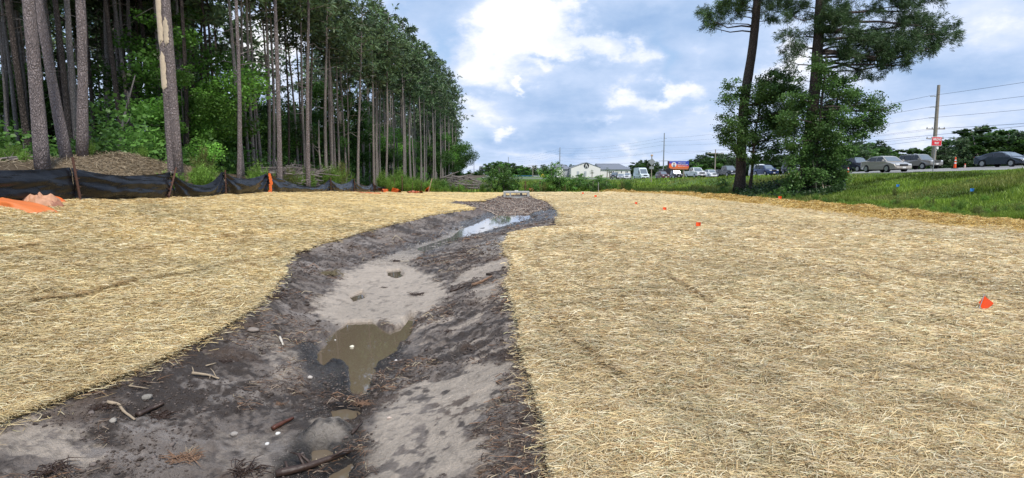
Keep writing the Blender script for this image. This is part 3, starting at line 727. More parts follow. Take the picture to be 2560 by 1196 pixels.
def broadleaf(seed, H, R_, nleaf, size, tone=1.0, trunk=.09, base=(0, 0, 0), low=.15, stems=1, name="broadleaf_tree", mat=None, hue=(0, 0, 0), bark=None):
    rg = np.random.default_rng(seed); rn = random.Random(seed); root = empty(name, base); T = MB(); C = []; rad = []
    for st in range(stems):
        ox, oy = (rn.uniform(-.3, .3)*R_*(stems > 1), rn.uniform(-.3, .3)*R_*(stems > 1)); lx, ly = rn.uniform(-.15, .15)*H, rn.uniform(-.15, .15)*H
        path = [(ox, oy, -.3), (ox+lx*.2, oy+ly*.2, H*.3), (ox+lx*.6, oy+ly*.6, H*.62), (ox+lx, oy+ly, H*.95)]
        T.tube(path, [trunk, trunk*.8, trunk*.5, .01], 7)
        for i in range(int(13/stems)+4):
            s = low+(1-low)*((i+rn.random())/(int(13/stems)+4)); p0 = path_eval(path, np.array([min(s, .99)]))[0]; a = i*2.4+rn.random()
            L = R_*math.sin(math.pi*min(1, .25+.72*s))**.7*rn.uniform(.55, 1.15); p1 = p0+np.array([math.cos(a)*L*.55, math.sin(a)*L*.55, L*.28]); p2 = p0+np.array([math.cos(a)*L, math.sin(a)*L, L*rn.uniform(.1, .5)])
            T.tube([p0, p1, p2], [trunk*.35, trunk*.2, .006], 4, cap=False)
            for f in (.4, .72, 1.0): C.append(p0*(1-f)+p2*f if f != .72 else p1); rad.append(L*.33*rn.uniform(.6, 1.1)*(.7+.5*f))
    T.build("trunk", bark or M_barkg, root, smooth=True)
    C = np.array(C); rad = np.array(rad)+.04; pr = rad**2/np.sum(rad**2); k = rg.choice(len(C), nleaf, p=pr)
    d = norm(rg.normal(0, 1, (nleaf, 3))); r = rg.random((nleaf, 1))**.45; P_ = C[k]+d*r*rad[k][:, None]*np.array([1.1, 1.1, .8])
    P_[:, 2] = np.maximum(P_[:, 2], .04)
    cl = (OAKC+np.array(hue))*tone*(1+.45*rg.normal(0, 1, (len(C), 1)).clip(-1.2, 1.6))[k]
    V, Fq, c = leaves(P_, size, cl, rg); mk("crown", V, Fq, mat or M_leaf, root, cols=np.clip(c, .006, 1))
    return root
def place(proto, used, loc, rz, sc=1.0, label=None, cat=None, group=None, tilt=(0, 0)):
    o = proto if id(proto) not in used else copy_tree(proto)
    used[id(proto)] = 1
    o.location = loc; o.rotation_euler = (tilt[0], tilt[1], rz); o.scale = (sc, sc, sc) if not hasattr(sc, '__len__') else sc
    tag(o, label, cat, group); return o
used = {}
rn = random.Random(5)
def gh(x_, y_): return float(hbase(np.array([x_]), np.array([y_]))[0])
# ---- pines traced at the edge of the wood: (pixel base, pixel at top of frame, distance, diameter, height, bark, label)
TR = [(108, 66, 17, .42, 19, 'b', "thick leaning pine nearest the frame edge, rough pinkish grey bark"),
 (171, 98, 19, .36, 19, 'b', "pine bowing outward between the two other thick trunks, pale flaking bark"),
 (180, 130, 24, .30, 18, 'd', "darker pine trunk standing just behind the bowed pale pine"),
 (207, 190, 19.6, .38, 19, 'b', "thick wavy pine beside the grassy mound above the rusty fence post"),
 (27, -12, 26, .15, 14, 'g', "thin curving grey pine at the very edge of the wood, left of all thick pines"),
 (240, 205, 28, .22, 17, 'd', "slender dark pine rising behind the top of the grassy mound"),
 (280, 272, 31, .22, 17, 'd', "slim straight pine just left of the leaning dead stick"),
 (330, 302, 31, .24, 17, 'd', "dim slender pine just right of the leaning dead stick"),
 (350, 345, 33, .22, 17, 'd', None), (396, 352, 31, .32, 18, 'd', "dark pine leaning away left of the split bark pine"),
 (467, 450, 28, .26, 17, 'd', "shaded pine immediately right of the split bark pine"), (487, 480, 34, .24, 17, 'd', None), (512, 500, 36, .24, 17, 'd', None),
 (558, 520, 33, .22, 17, 'd', "slim pine leaning over the bright green weeds behind the fence"),
 (596, 592, 27, .26, 17, 'b', "tall straight grey pine rising behind the folds of the silt fence"),
 (636, 612, 33, .25, 17, 'g', None), (671, 668, 35, .25, 17, 'g', "left trunk of a close pair of pines by the brush pile"), (682, 677, 37, .25, 17, 'g', "right trunk of a close pair of pines by the brush pile"),
 (697, 690, 29.5, .33, 17, 'b', "stout pine standing at the near end of the brush pile"), (720, 712, 40, .2, 16, 'd', None), (750, 738, 42, .2, 16, 'd', None),
 (769, 771, 33.5, .31, 17, 'b', "stout pine behind the middle of the brush pile"), (765, 750, 38, .24, 16, 'g', None), (816, 815, 39, .28, 16.5, 'g', "straight pine behind the far end of the brush pile"), (830, 822, 42, .26, 16, 'g', None),
 (838, 818, 45, .24, 16, 'g', None), (893, 903, 45, .28, 15.5, 'g', "pine leaning toward the field above the last peaks of the silt fence"), (934, 930, 50, .26, 16.5, 'g', None), (940, 938, 52, .24, 16.5, 'g', None), (945, 941, 53, .26, 16.5, 'g', None),
 (951, 948, 55, .24, 17, 'g', None), (962, 975, 52, .26, 16, 'g', "pine leaning toward the field just past the end of the silt fence"), (1008, 1006, 60, .3, 17.5, 'g', None), (1013, 1010, 62, .28, 17.2, 'g', None), (1027, 1022, 63, .3, 17.5, 'g', None),
 (1051, 1047, 75, .25, 19, 'g', None), (1060, 1058, 78, .28, 19, 'g', None), (1082, 1080, 83, .3, 19.2, 'g', None), (1088, 1086, 86, .3, 19, 'g', None), (1101, 1100, 95, .3, 20, 'g', None), (1112, 1112, 102, .3, 20.5, 'g', None),
 (1121, 1122, 112, .3, 21, 'g', None), (1130, 1133, 122, .32, 21.5, 'g', None), (1138, 1141, 130, .34, 20.5, 'g', "last pine of the wood, where the tree line meets open sky")]
bk = {'b': M_bark, 'd': M_barkd, 'g': M_barkg}
for i, (ub, ut, Z, dia, H, b, lab) in enumerate(TR):
    bx = P(ub, 430, Z).x; g0 = gh(bx, Z)-.15; pt = P(ut, 0, Z); hh = pt.z-g0
    hs = np.linspace(0, 1, 9); sl = (pt.x-bx)/hh
    wv_ = rn.uniform(-.12, .12)*(2.2 if i in (1, 3, 4) else 1)
    if i == 1: path = np.stack([sl*H*hs-.05*np.sin(hs*9), hs*0, hs*H], 1)
    else: path = np.stack([sl*H*hs+wv_*np.sin(hs*6), .3*rn.uniform(-1, 1)*hs, hs*H], 1)
    near = Z < 26
    pine(100+i, H, dia/2*.84, path, cb=(.62 if Z < 40 else .58), R_=2.35 if Z < 70 else 2.7, nl=(16 if near else 26), K=7, per=(10 if near else 17), tl=.45, tw=.055 if Z < 60 else .075,
         bark=bk[b], base=(bx, Z, g0), dead=10 if Z < 60 else 3, label=lab or "slender pine trunk in the crowded front rank of the wood", group="pines along the edge of the wood")
# split-bark pine: two stems grown together, bark peeled to pale wood
Z = 21.5; bx = P(436, 395, Z).x; g0 = gh(bx, Z)-.2
hs = np.linspace(0, 1, 9); H = 19
pa = np.stack([-.09-.14*hs, 0*hs, hs*H], 1); pb = np.stack([.10-.08*hs, .03+0*hs, hs*H], 1)
sp = pine(400, H, .155, pa, cb=.66, nl=16, per=10, bark=M_bark, base=(bx, Z, g0), dead=4, label="twin stemmed pine with strips of pale wood where bark has peeled", group="pines along the edge of the wood")
T = MB(); T.tube([tuple(p) for p in pb], [.185*(1-.6*h) for h in hs], 12, wob=.05, rng=rn); T.build("stem", M_bark, sp, smooth=True)
def strip(path, v0, v1, off, r, w0, nm="peeled_strip"):
    z0 = P(436, v1, Z).z-g0; z1 = P(436, v0, Z).z-g0; A = 9; rows = 16; V = []; rr = random.Random(3)
    for i in range(rows+1):
        zz = z0+(z1-z0)*i/rows; p = path_eval(path, np.array([zz/H]))[0]; rad = r*(1-.55*zz/H)+.012; e = (1 if 0 < i < rows else .25)
        jl, jr = rr.uniform(-.12, .12), rr.uniform(-.12, .12)
        for k in range(A+1):
            a = -math.pi/2+off+(k/A-.5)*w0*e+(jl if k < A/2 else jr); V.append((p[0]+math.cos(a)*rad, p[1]+math.sin(a)*rad, zz+(rr.uniform(-.12, .12) if i in (0, rows) else 0)))
    mk(nm, V, [tuple(f) for f in grid_faces(rows+1, A+1)], M_pale, sp, smooth=True)
strip(pa, -60, 112, -.25, .160, 1.9); strip(pa, 138, 224, -.1, .160, 1.6); strip(pb, 52, 112, -.05, .190, 1.2)
# leaning dead stick and pale thin stems
def stick(p0, p1, r, lab, cat="branch", name="dead_tree", mat=M_dead, twigs=0, seed=1):
    rr = random.Random(seed); T = MB(); p0, p1 = Vector(p0), Vector(p1); m = p0.lerp(p1, .5)+Vector((rr.uniform(-.1, .1), 0, rr.uniform(-.08, .08)))*(p1-p0).length*.25
    T.tube([p0, p0.lerp(m, .5), m, m.lerp(p1, .5), p1], [r, r*.9, r*.75, r*.55, r*.3], 7, wob=.1, rng=rr)
    for i in range(twigs):
        f = rr.uniform(.3, .95); q = p0.lerp(p1, f); L = (p1-p0).length*rr.uniform(.1, .25); d = Vector((rr.uniform(-1, 1), rr.uniform(-1, 1), rr.uniform(.0, 1.0))).normalized()
        T.tube([q, q+d*L*.6, q+d*L+Vector((0, 0, L*.2))], [r*.35, r*.22, r*.08], 4)
    o = T.build(name, mat, None, smooth=True); return tag(o, lab, cat)
a = P(292, 397, 25); b = P(338, 188, 25); stick(a, b, .07, "thin dead trunk leaning across the gap behind the grassy mound", "dead tree", twigs=3)
a = P(240, 390, 20.5); b = P(212, 300, 20.5); stick(a, b, .04, "bare forked sapling standing on the grassy mound", "sapling", "bare_sapling", twigs=12, seed=4)
for (ub, ut, vt, Z, lb) in ((644, 634, 240, 34, "pale thin snag behind the first weeds past the mound"), (803, 797, 300, 38, "short pale snag right of the brush pile"), (872, 866, 120, 47, "tall pale snag with bare twigs above the last folds of the fence"), (930, 925, 60, 56, "bare dead pine with a fan of grey twigs at its top"), (478, 475, 330, 30, "white stub of a broken trunk among the weeds")):
    stick(P(ub, 440, Z), P(ut, vt, Z), .07, lb, "dead tree", twigs=14 if vt < 150 else 3, seed=ub)
# ---- more thin trunks of the front ranks
for j in range(84):
    Z = 30+rn.random()*95; xo_ = rn.uniform(-13.0, -17.5)-max(0, 45-Z)*.06
    if j >= 46: Z = rn.uniform(26, 46); xo_ = -Z*rn.uniform(.56, .95)
    H = min(16+max(0, Z-45)*.07, 20)*rn.uniform(.9, 1.03); g0 = gh(xo_, Z)-.15; hs = np.linspace(0, 1, 7); lx_ = rn.gauss(0, .45)
    path = np.stack([lx_*hs+rn.uniform(-.2, .2)*np.sin(hs*4), .3*rn.uniform(-1, 1)*hs, hs*H], 1)
    pine(700+j, H, rn.uniform(.08, .13), path, cb=.66, R_=2.0, nl=14, K=6, per=12, tl=.45, tw=.06 if Z < 60 else .08, bark=M_barkg, base=(xo_, Z, g0), dead=5, label="slender pine trunk in the crowded front rank of the wood", group="pines along the edge of the wood")
# ---- depth of the wood
PV = [pine(20+i, 17+i*.8, .13, cb=.5+.04*(i % 3), R_=2.9, nl=26, K=6, per=15, tl=.6, tw=.10, bark=M_barkd if i % 2 else M_barkg, dead=6, tone=.9+.1*(i % 3)) for i in range(5)]
GP = "pines deep in the wood"; nfill = 0
for j in range(235):
    y_ = 22+rn.random()**1.25*150; x_ = -15.2-rn.random()**1.2*(32 if y_ > 45 else 26)-max(0, (60-y_))*.04
    if y_ < 30 and x_ > -17: continue
    u_ = 1280+x_*1400/y_
    if u_ < -260: continue
    if 540 < u_ < 1000 and rn.random() < .80: continue
    place(PV[j % 5], used, (x_, y_, gh(x_, y_)-.1), rn.uniform(0, 6.28), rn.uniform(.82, 1.05), "shaded pine crowded among the others deep inside the wood", "pine tree", GP, (rn.gauss(0, .025), rn.gauss(0, .025)))
BV = [broadleaf(50+i, 7.0, 2.6, 17000, .14, tone=(.75, 1.0, 1.25, .85)[i], trunk=.08, low=.12, hue=((0,0,0),(.01,.03,-.005),(.02,.04,0),(-.008,0,0))[i], name="understory_tree") for i in range(4)]
GB_ = "leafy understory trees in the wood"
for j in range(120):
    y_ = 23+rn.random()**1.3*120; x_ = -15.0-rn.random()**1.1*(24 if y_ > 40 else 20)
    u_ = 1280+x_*1400/y_
    if u_ < -260 or (y_ < 27 and x_ > -17): continue
    if u_ < 450 and (y_ < 33 or (y_ < 42 and rn.random() < .5)): continue
    vi = 2 if 440 < u_ < 700 and rn.random() < .6 else rn.choice((0, 1, 3))
    place(BV[vi], used, (x_, y_, gh(x_, y_)-.1), rn.uniform(0, 6.28), rn.uniform(.6, 1.35)*(1.15 if x_ < -25 else 1), ("bright" if vi == 2 else "dark")+" green leafy understory tree between the pine trunks", "tree", GB_ if vi != 2 else "bright understory trees in the wood")
for (x_, y_, s) in ((-13.6, 112, 1.7), (-13.3, 128, 1.6), (-14.5, 98, 1.4), (-13.8, 140, 1.5)):
    place(BV[0], used, (x_, y_, gh(x_, y_)-.1), rn.uniform(0, 6), s, "dark leafy tree closing the far end of the wood", "tree", "leafy trees at the far end of the wood")
# undergrowth filling the floor of the wood
rg = np.random.default_rng(3); n = 110000
yy = 20+rg.random(n)**1.4*130; xx = -14.6-rg.random(n)**1.3*34; hh = rg.random(n)**1.8*(2.2+1.6*sst(30, 60, yy))*(vn(xx*.5, yy*.5, 4)*1.3)
C = np.stack([xx, yy, hbase(xx, yy)+hh], 1); cl = OAKC*1.0*(1+.9*(vn(xx*.35, yy*.35, 8)-.5))[:, None]*np.ones((n, 1))
V, Fq, c = leaves(C, .21, cl, rg); tag(mk("undergrowth", V, Fq, M_leaf, cols=np.clip(c, .006, 1)), "dark tangled undergrowth covering the floor of the pine wood", "undergrowth", kind='stuff')
# ---- the two big pines on the verge with the leafy trees round them
def clumptree(root, Z, trunkpts, rads, clumps, kind, bark, seed, tone, nk=1.0):
    """trunk through traced points; every clump hangs on its own limb, spread in depth as well"""
    rg = np.random.default_rng(seed); rn = random.Random(seed); T = MB(); base = root.location
    tp = [P(u, v, Z)-Vector(base) for u, v in trunkpts]
    T.tube([tuple(p) for p in path_eval([tuple(p) for p in tp], np.linspace(0, 1, 18))], list(np.interp(np.linspace(0, 1, 18), np.linspace(0, 1, len(rads)), rads)), 14, wob=.06, rng=rn)
    Cs = []; Ds = []; Vs = []; tparr = np.array([tuple(p) for p in tp])
    for (u, v, r) in clumps:
        rm = r*Z/F; dz = rn.uniform(-1, 1)*rm*1.6; c = P(u, v, Z)-Vector(base); c.y += dz; c.x += dz*(u-1280)/F; c.z += dz*(435-v)/F
        hz_ = c.z-rm*rn.uniform(.3, 1.2); zs = tparr[:, 2]; hz_ = min(max(hz_, zs[0]+.5), zs[-1]-.1); px_ = np.interp(hz_, zs, tparr[:, 0]); py_ = np.interp(hz_, zs, tparr[:, 1])
        p0 = Vector((px_, py_, hz_)); L = (c-p0).length; m = p0.lerp(c, .5)+Vector((rn.uniform(-.1, .1), rn.uniform(-.1, .1), rn.uniform(-.12, .05)))*L
        br = min(.02+L*.013, .12); T.tube([p0, p0.lerp(m, .5)+Vector((0, 0, .03*L)), m, m.lerp(c, .6), c], [br, br*.8, br*.6, br*.4, br*.2], 6, cap=False, wob=.1, rng=rn)
        for k in range(6):
            d = Vector((rn.gauss(0, 1), rn.gauss(0, 1), rn.gauss(0, .6))).normalized()*rm*rn.uniform(.5, 1); q = m.lerp(c, rn.uniform(.2, 1)); T.tube([q, q+d*.55+Vector((0, 0, -.04*rm)), q+d], [br*.3, br*.2, .008], 4, cap=False)
        outv = (c-p0).normalized()
        if kind == 'pine':
            n = int(260*(rm/1.3)**1.7*nk)
            sub = rg.normal(0, 1, (max(3, n//14), 3))*np.array([.55, .55, .36])*rm; k = rg.integers(0, len(sub), n)
            cc = np.array(c)+sub[k]+rg.normal(0, .19, (n, 3)); Cs.append(cc); Ds.append(np.tile(np.array(outv)*.7, (n, 1))+norm(sub[k])*.6)
        else:
            n = int(3600*(rm/1.3)**2*nk); sub = rg.normal(0, 1, (max(5, n//90), 3))*np.array([.52, .52, .42])*rm; k = rg.integers(0, len(sub), n)
            cc = np.array(c)+sub[k]+rg.normal(0, .2, (n, 3))*np.array([1, 1, .7]); Cs.append(cc)
            Ds.append(np.repeat(rg.normal(0, 1, (len(sub), 1)), 1, 1)[k])
    T.build("trunk", bark, root, smooth=True)
    C = np.vstack(Cs)
    if kind == 'pine':
        cl = np.array([.078, .14, .052])*tone*(1+.5*rg.normal(0, .5, (len(C), 1)).clip(-1, 1.4)); V, Fq, c = tufts(C, np.vstack(Ds), 16, .30, .0155, cl, rg, .75, .1); m = M_needle
    else:
        cl = np.array([.11, .21, .055])*tone*(1+.28*np.vstack(Ds).clip(-1.8, 2)); V, Fq, c = leaves(C, .13, cl, rg, .6); m = M_leaf
    mk("crown", V, Fq, m, root, cols=np.clip(c, .008, 1))
ZA = 44; b = P(1848, 476, ZA); ra = empty("pine_tree", (b.x, b.y, gh(b.x, b.y)-.1))
clumptree(ra, ZA, [(1848, 480), (1851, 440), (1853, 380), (1855, 320), (1862, 240), (1874, 170), (1884, 100), (1891, 30), (1896, -60), (1905, -200)], [.50, .39, .37, .36, .35, .33, .31, .29, .26, .12],
  [(1765, 45, 20), (1790, 30, 26), (1822, 18, 26), (1845, 8, 24), (1772, 68, 12), (1800, 60, 12), (1856, 30, 18), (1905, 18, 26), (1935, 22, 22), (1925, 45, 16), (1850, -60, 60), (1940, -70, 60), (1900, -150, 80), (1800, -60, 40)], 'pine', M_barkd, 601, 1.0)
tag(ra, "tall bare trunked pine on the verge, slimmer and more leaning of the two big ones", "pine tree")
ZB = 40; b = P(2008, 482, ZB); rb = empty("pine_tree", (b.x, b.y, gh(b.x, b.y)-.1))
clumptree(rb, ZB, [(2008, 486), (2014, 430), (2022, 350), (2032, 270), (2040, 190), (2045, 110), (2050, 30), (2054, -60), (2060, -220)], [.52, .40, .38, .37, .36, .34, .31, .27, .12],
  [(2105, 120, 42), (2150, 95, 46), (2190, 110, 46), (2165, 140, 34), (2230, 70, 44), (2225, 120, 38), (2275, 105, 34), (2310, 105, 26), (2340, 85, 24), (2366, 72, 16), (2330, 120, 20), (2352, 112, 14), (2262, 165, 15), (2275, 150, 12), (2205, 150, 26),
   (2180, 178, 15), (2195, 190, 10), (2150, 175, 14), (2105, 60, 40), (2140, 30, 44), (2090, 15, 36), (2050, 55, 26), (2280, 30, 30), (2300, 60, 26), (2250, 15, 30), (2320, 75, 24), (2015, 30, 26), (1990, 12, 26), (1975, 40, 14), (2000, 80, 18), (1975, 115, 18), (1965, 150, 13), (1990, 135, 14), (2005, 115, 12), (1962, 90, 12),
   (2150, -60, 80), (2250, -50, 60), (1980, -60, 60), (2060, -150, 90), (2330, -20, 40)], 'pine', M_barkd, 602, 1.0)
tag(rb, "large pine with long spreading limbs of drooping needles, trunk wrapped in leaves", "pine tree")
b = P(1876, 478, 43); rc = empty("leafy_tree", (b.x, b.y, gh(b.x, b.y)-.1))
clumptree(rc, 43, [(1874, 480), (1880, 430), (1884, 370), (1890, 320), (1900, 270), (1915, 200)], [.14, .11, .09, .07, .05, .03],
  [(1828, 215, 17), (1845, 235, 22), (1812, 250, 14), (1860, 265, 22), (1825, 255, 14), (1815, 300, 18), (1800, 320, 13), (1835, 320, 26), (1850, 350, 26), (1820, 350, 18), (1845, 385, 20), (1870, 300, 24), (1900, 250, 28), (1915, 210, 24), (1930, 180, 18), (1950, 190, 20), (1940, 230, 26), (1925, 280, 28), (1905, 320, 28), (1890, 360, 26), (1925, 340, 26), (1920, 390, 20), (1885, 400, 16), (1955, 260, 26), (1950, 320, 28), (1810, 335, 14), (1828, 370, 14), (1940, 370, 20), (1960, 220, 30), (1985, 270, 30), (1960, 300, 30), (1990, 330, 28), (1930, 300, 30), (1975, 380, 26), (1900, 230, 24), (1920, 250, 30), (1990, 230, 26), (1975, 180, 18), (1870, 340, 20)], 'leaf', M_barkd, 603, .95)
tag(rc, "slim leafy tree growing between the two big pines", "tree")
b = P(2040, 482, 38.6); rd = empty("leafy_tree", (b.x, b.y, gh(b.x, b.y)-.1))
clumptree(rd, 38.6, [(2036, 486), (2040, 420), (2044, 350), (2052, 270), (2062, 190), (2066, 130)], [.14, .12, .10, .08, .06, .03],
  [(2050, 150, 16), (2062, 175, 22), (2085, 190, 22), (2070, 215, 28), (2110, 205, 22), (2100, 240, 32), (2130, 235, 22), (2140, 265, 28), (2165, 250, 20), (2185, 265, 20), (2205, 280, 18), (2222, 275, 11), (2237, 268, 7), (2200, 305, 18), (2175, 300, 26), (2190, 325, 12), (2150, 305, 28), (2160, 340, 14), (2130, 330, 26), (2105, 300, 34), (2070, 270, 34), (2075, 330, 32), (2110, 360, 24), (2045, 300, 30), (2020, 250, 24), (2000, 280, 26), (1985, 240, 20), (1990, 320, 28), (2005, 360, 28), (1975, 360, 20), (1985, 400, 22), (2040, 370, 30), (2080, 385, 28), (2110, 400, 18), (2050, 420, 28), (2085, 430, 24), (2075, 460, 22), (2050, 475, 20), (2095, 465, 14), (1980, 440, 18), (1960, 455, 12), (1965, 290, 22), (1960, 335, 20), (2020, 450, 14), (2000, 200, 12), (2070, 300, 30), (2100, 380, 26), (2060, 400, 28), (2000, 400, 24), (2090, 350, 30), (2120, 380, 20), (2040, 440, 26), (2100, 440, 20), (2070, 480, 20), (1995, 450, 20), (1975, 470, 14), (2050, 330, 30)], 'leaf', M_barkd, 604, .85)
tag(rd, "dense leafy tree with low spreading boughs in front of the larger pine", "tree")
for (u0, v0, u1, v1, lb) in ((2042, 482, 2032, 400, "thin pale stem beside the foot of the larger pine"), (2060, 486, 2052, 440, "thin white crooked stem under the low leafy boughs")):
    p = P(u0, v0, 38); p.z = gh(p.x, p.y)-.05; stick(p, P(u1, v1, 38), .035, lb, "stem", "stem", M_pale, 2, u0)
# fallen vine
p1 = P(1930, 443, 41); T = MB(); T.tube([P(1929, 430, 41), P(1931, 448, 41), P(1940, 460, 40.8), P(1962, 470, 40.4), P(1990, 479, 40)], [.02, .03, .03, .03, .02], 5); tag(T.build("vine", M_barkd, None), "dark bent vine drooping between the two big pines", "vine")
# ivy and low growth round their feet
rg = np.random.default_rng(31); n = 9000; uu = rg.uniform(1835, 2110, n); zz_ = rg.uniform(36, 46, n); xx = (uu-1280)*zz_/F; keep = xx > XS(zz_)+.5; xx = xx[keep]; zz_ = zz_[keep]; n = len(xx)
C = np.stack([xx, zz_, hbase(xx, zz_)+rg.random(n)**1.4*.5*(.4+vn(xx, zz_, 5))], 1); V, Fq, c = leaves(C, .17, np.array([.042, .085, .028])*(1+.5*rg.normal(0, .5, (n, 1))), rg); tag(mk("ground_ivy", V, Fq, M_leaf, cols=np.clip(c, .006, 1)), "low dark ivy spreading round the feet of the two big pines", "ivy", kind='stuff')
# ---- far trees
FV = [pine(70+i, 13, .14, cb=.22, R_=3.0, nl=30, K=7, per=18, tl=.8, tw=.17, bark=M_barkd, dead=2, tone=.9, name="far_pine") for i in range(2)]
FB = [broadleaf(80+i, 10, 4.0, 6500, .5, tone=(.55, .75)[i], trunk=.16, low=.0, name="far_tree") for i in range(2)]
def far(u, vtop, Z, kind, lab, grp):
    p = P(u, vtop, Z); base = -.6 if Z > 110 and u < 2000 else .8; h = p.z-base
    pr = (FV if kind == 'p' else FB)[rn.randrange(2)]; H0 = 13.3 if kind == 'p' else 10.0
    s = h/H0; place(pr, used, (p.x, Z, base-.2), rn.uniform(0, 6.28), (s*rn.uniform(1.2, 1.7), s*rn.uniform(1.2, 1.7), s), lab, "tree", grp)
tops = [(2060, 355), (2130, 352), (2200, 352), (2240, 372), (2290, 372), (2330, 362), (2380, 368), (2400, 330), (2440, 316), (2500, 320), (2560, 325), (2700, 320)]
for j in range(44):
    u_ = 2050+j*14+rn.uniform(-6, 6); vt = np.interp(u_, *zip(*tops))+rn.uniform(-4, 16); kd = 'p' if (2370 < u_ < 2480 and rn.random() < .7) or rn.random() < .35 else 'b'
    far(u_, vt, rn.uniform(120, 150), kd, "dark tree in the dense belt behind the highway", "tree belt behind the highway")
tops2 = [(1140, 428), (1190, 424), (1215, 404), (1262, 404), (1300, 412), (1345, 410), (1400, 416), (1470, 408), (1560, 412), (1590, 404), (1620, 402), (1660, 408), (1715, 402), (1740, 392), (1790, 376), (1830, 388), (1900, 392), (2050, 380)]
for j in range(120):
    u_ = 1138+j*7.7+rn.uniform(-5, 5); vt = np.interp(u_, *zip(*tops2))+rn.uniform(-3, 13); Z_ = rn.uniform(330, 400) if u_ < 1720 else rn.uniform(190, 240)
    far(u_, vt, Z_, 'p' if rn.random() < .45 else 'b', "distant rounded tree on the skyline beyond the road", "trees on the far skyline")
# ---- weeds, bushes
def weedproto(seed, h, n, tone, name="tall_weed", spread=.35, leafy=True):
    rg = np.random.default_rng(seed); root = empty(name); k = n
    a = rg.uniform(0, 6.28, k); r = rg.random(k)**.6*spread; b0 = np.stack([np.cos(a)*r*.4, np.sin(a)*r*.4, 0*r], 1); hh = h*rg.uniform(.6, 1.1, k)*(1-.35*(r/spread)**2)
    tip = b0+np.stack([np.cos(a)*r*.9, np.sin(a)*r*.9, hh], 1); s = np.stack([-np.sin(a), np.cos(a), 0*a], 1)*.012
    V1 = np.stack([b0-s, b0+s, tip+s*.3, tip-s*.3], 1).reshape(-1, 3); F1 = np.arange(k*4).reshape(-1, 4); c1 = np.tile(np.array([.09, .13, .03])*tone, (k*4, 1))
    mk("stems", V1, F1, M_grass, root, cols=c1)
    m = k*34; i = rg.integers(0, k, m); f = rg.random(m)**.7; C = b0[i]*(1-f[:, None])+tip[i]*f[:, None]; d = norm(np.stack([rg.normal(0, 1, m), rg.normal(0, 1, m), rg.uniform(.3, 2.2, m)], 1)); l = rg.uniform(.08, .2, (m, 1)); s = norm(np.cross(d, rg.normal(0, 1, (m, 3))))*.010
    V2 = np.stack([C-s, C+s, C+d*l], 1).reshape(-1, 3); F2 = np.arange(m*3).reshape(-1, 3); c2 = np.repeat(np.array([.115, .20, .035])*tone*rg.uniform(.6, 1.4, (m, 1)), 3, 0)
    mk("foliage", V2, F2, M_grass, root, cols=c2); return root
WP = [weedproto(1, 1.25, 54, 1.6), weedproto(2, .95, 60, 2.0), weedproto(3, 1.4, 48, 1.4, spread=.55), weedproto(4, 1.2, 26, np.array([1.5, 1.0, 1.6]))]
wd = [(8, 398, 18, 20), (60, 400, 17.6, 22), (38, 392, 19, 30), (225, 385, 19.8, 22), (208, 380, 21, 20), (330, 405, 22.5, 20), (360, 400, 22, 18), (432, 408, 20.3, 44), (445, 402, 21, 30), (490, 385, 23, 34), (505, 388, 22.8, 50), (520, 392, 23.4, 40), (500, 378, 24, 52), (648, 428, 27, 32), (660, 420, 28, 34), (642, 415, 28, 40), (743, 440, 31.5, 34), (752, 438, 32, 28), (795, 443, 34, 34), (787, 440, 34.5, 28), (845, 442, 38, 38), (858, 440, 38.6, 34), (868, 432, 40, 44), (880, 440, 41, 32), (835, 436, 40, 30)]
for k_, (u, v, Z_, hp) in enumerate(wd):
    p = P(u, v, Z_); kx = min(p.x, -12.4); place(WP[3] if k_ in (12, 16, 22) else WP[k_ % 3], used, (kx, Z_, gh(kx, Z_)-.05), rn.uniform(0, 6), hp*Z_/F/1.15*1.7, "feathery bright green weed growing behind the silt fence" if k_ not in (12, 16, 22) else "dry straw coloured weed head among the green weeds", "weed", "feathery weeds behind the silt fence" if k_ not in (12, 16, 22) else "dry weeds behind the silt fence")
for k_ in range(46):
    Z_ = rn.uniform(50.5, 57); u = rn.uniform(945, 1110); p = P(u, 460, Z_); place(WP[k_ % 3], used, (p.x, Z_, gh(p.x, Z_)-.05), rn.uniform(0, 6), rn.uniform(.8, 1.5)*(1.15 if u < 1010 else .8), "feathery green weed in the thicket past the end of the silt fence", "weed", "weeds past the end of the silt fence")
for k_ in range(60):
    Z_ = rn.uniform(51, 58); u = rn.uniform(1090, 1580); p = P(u, 460, Z_); place(WP[rn.choice((0, 1, 2, 2, 3))], used, (p.x, Z_, gh(p.x, Z_)-.05), rn.uniform(0, 6), rn.uniform(.45, .85), "low weed in the strip behind the far edge of the straw", "weed", "weeds behind the far edge of the straw")
SB = [broadleaf(90+i, 2.6, 1.25, 2600, .14, tone=(1.15, .8, 1.35)[i], trunk=.035, low=.05, stems=3, name="bush", hue=((.0, .0, 0), (0, 0, 0), (.015, .03, 0))[i]) for i in range(3)]
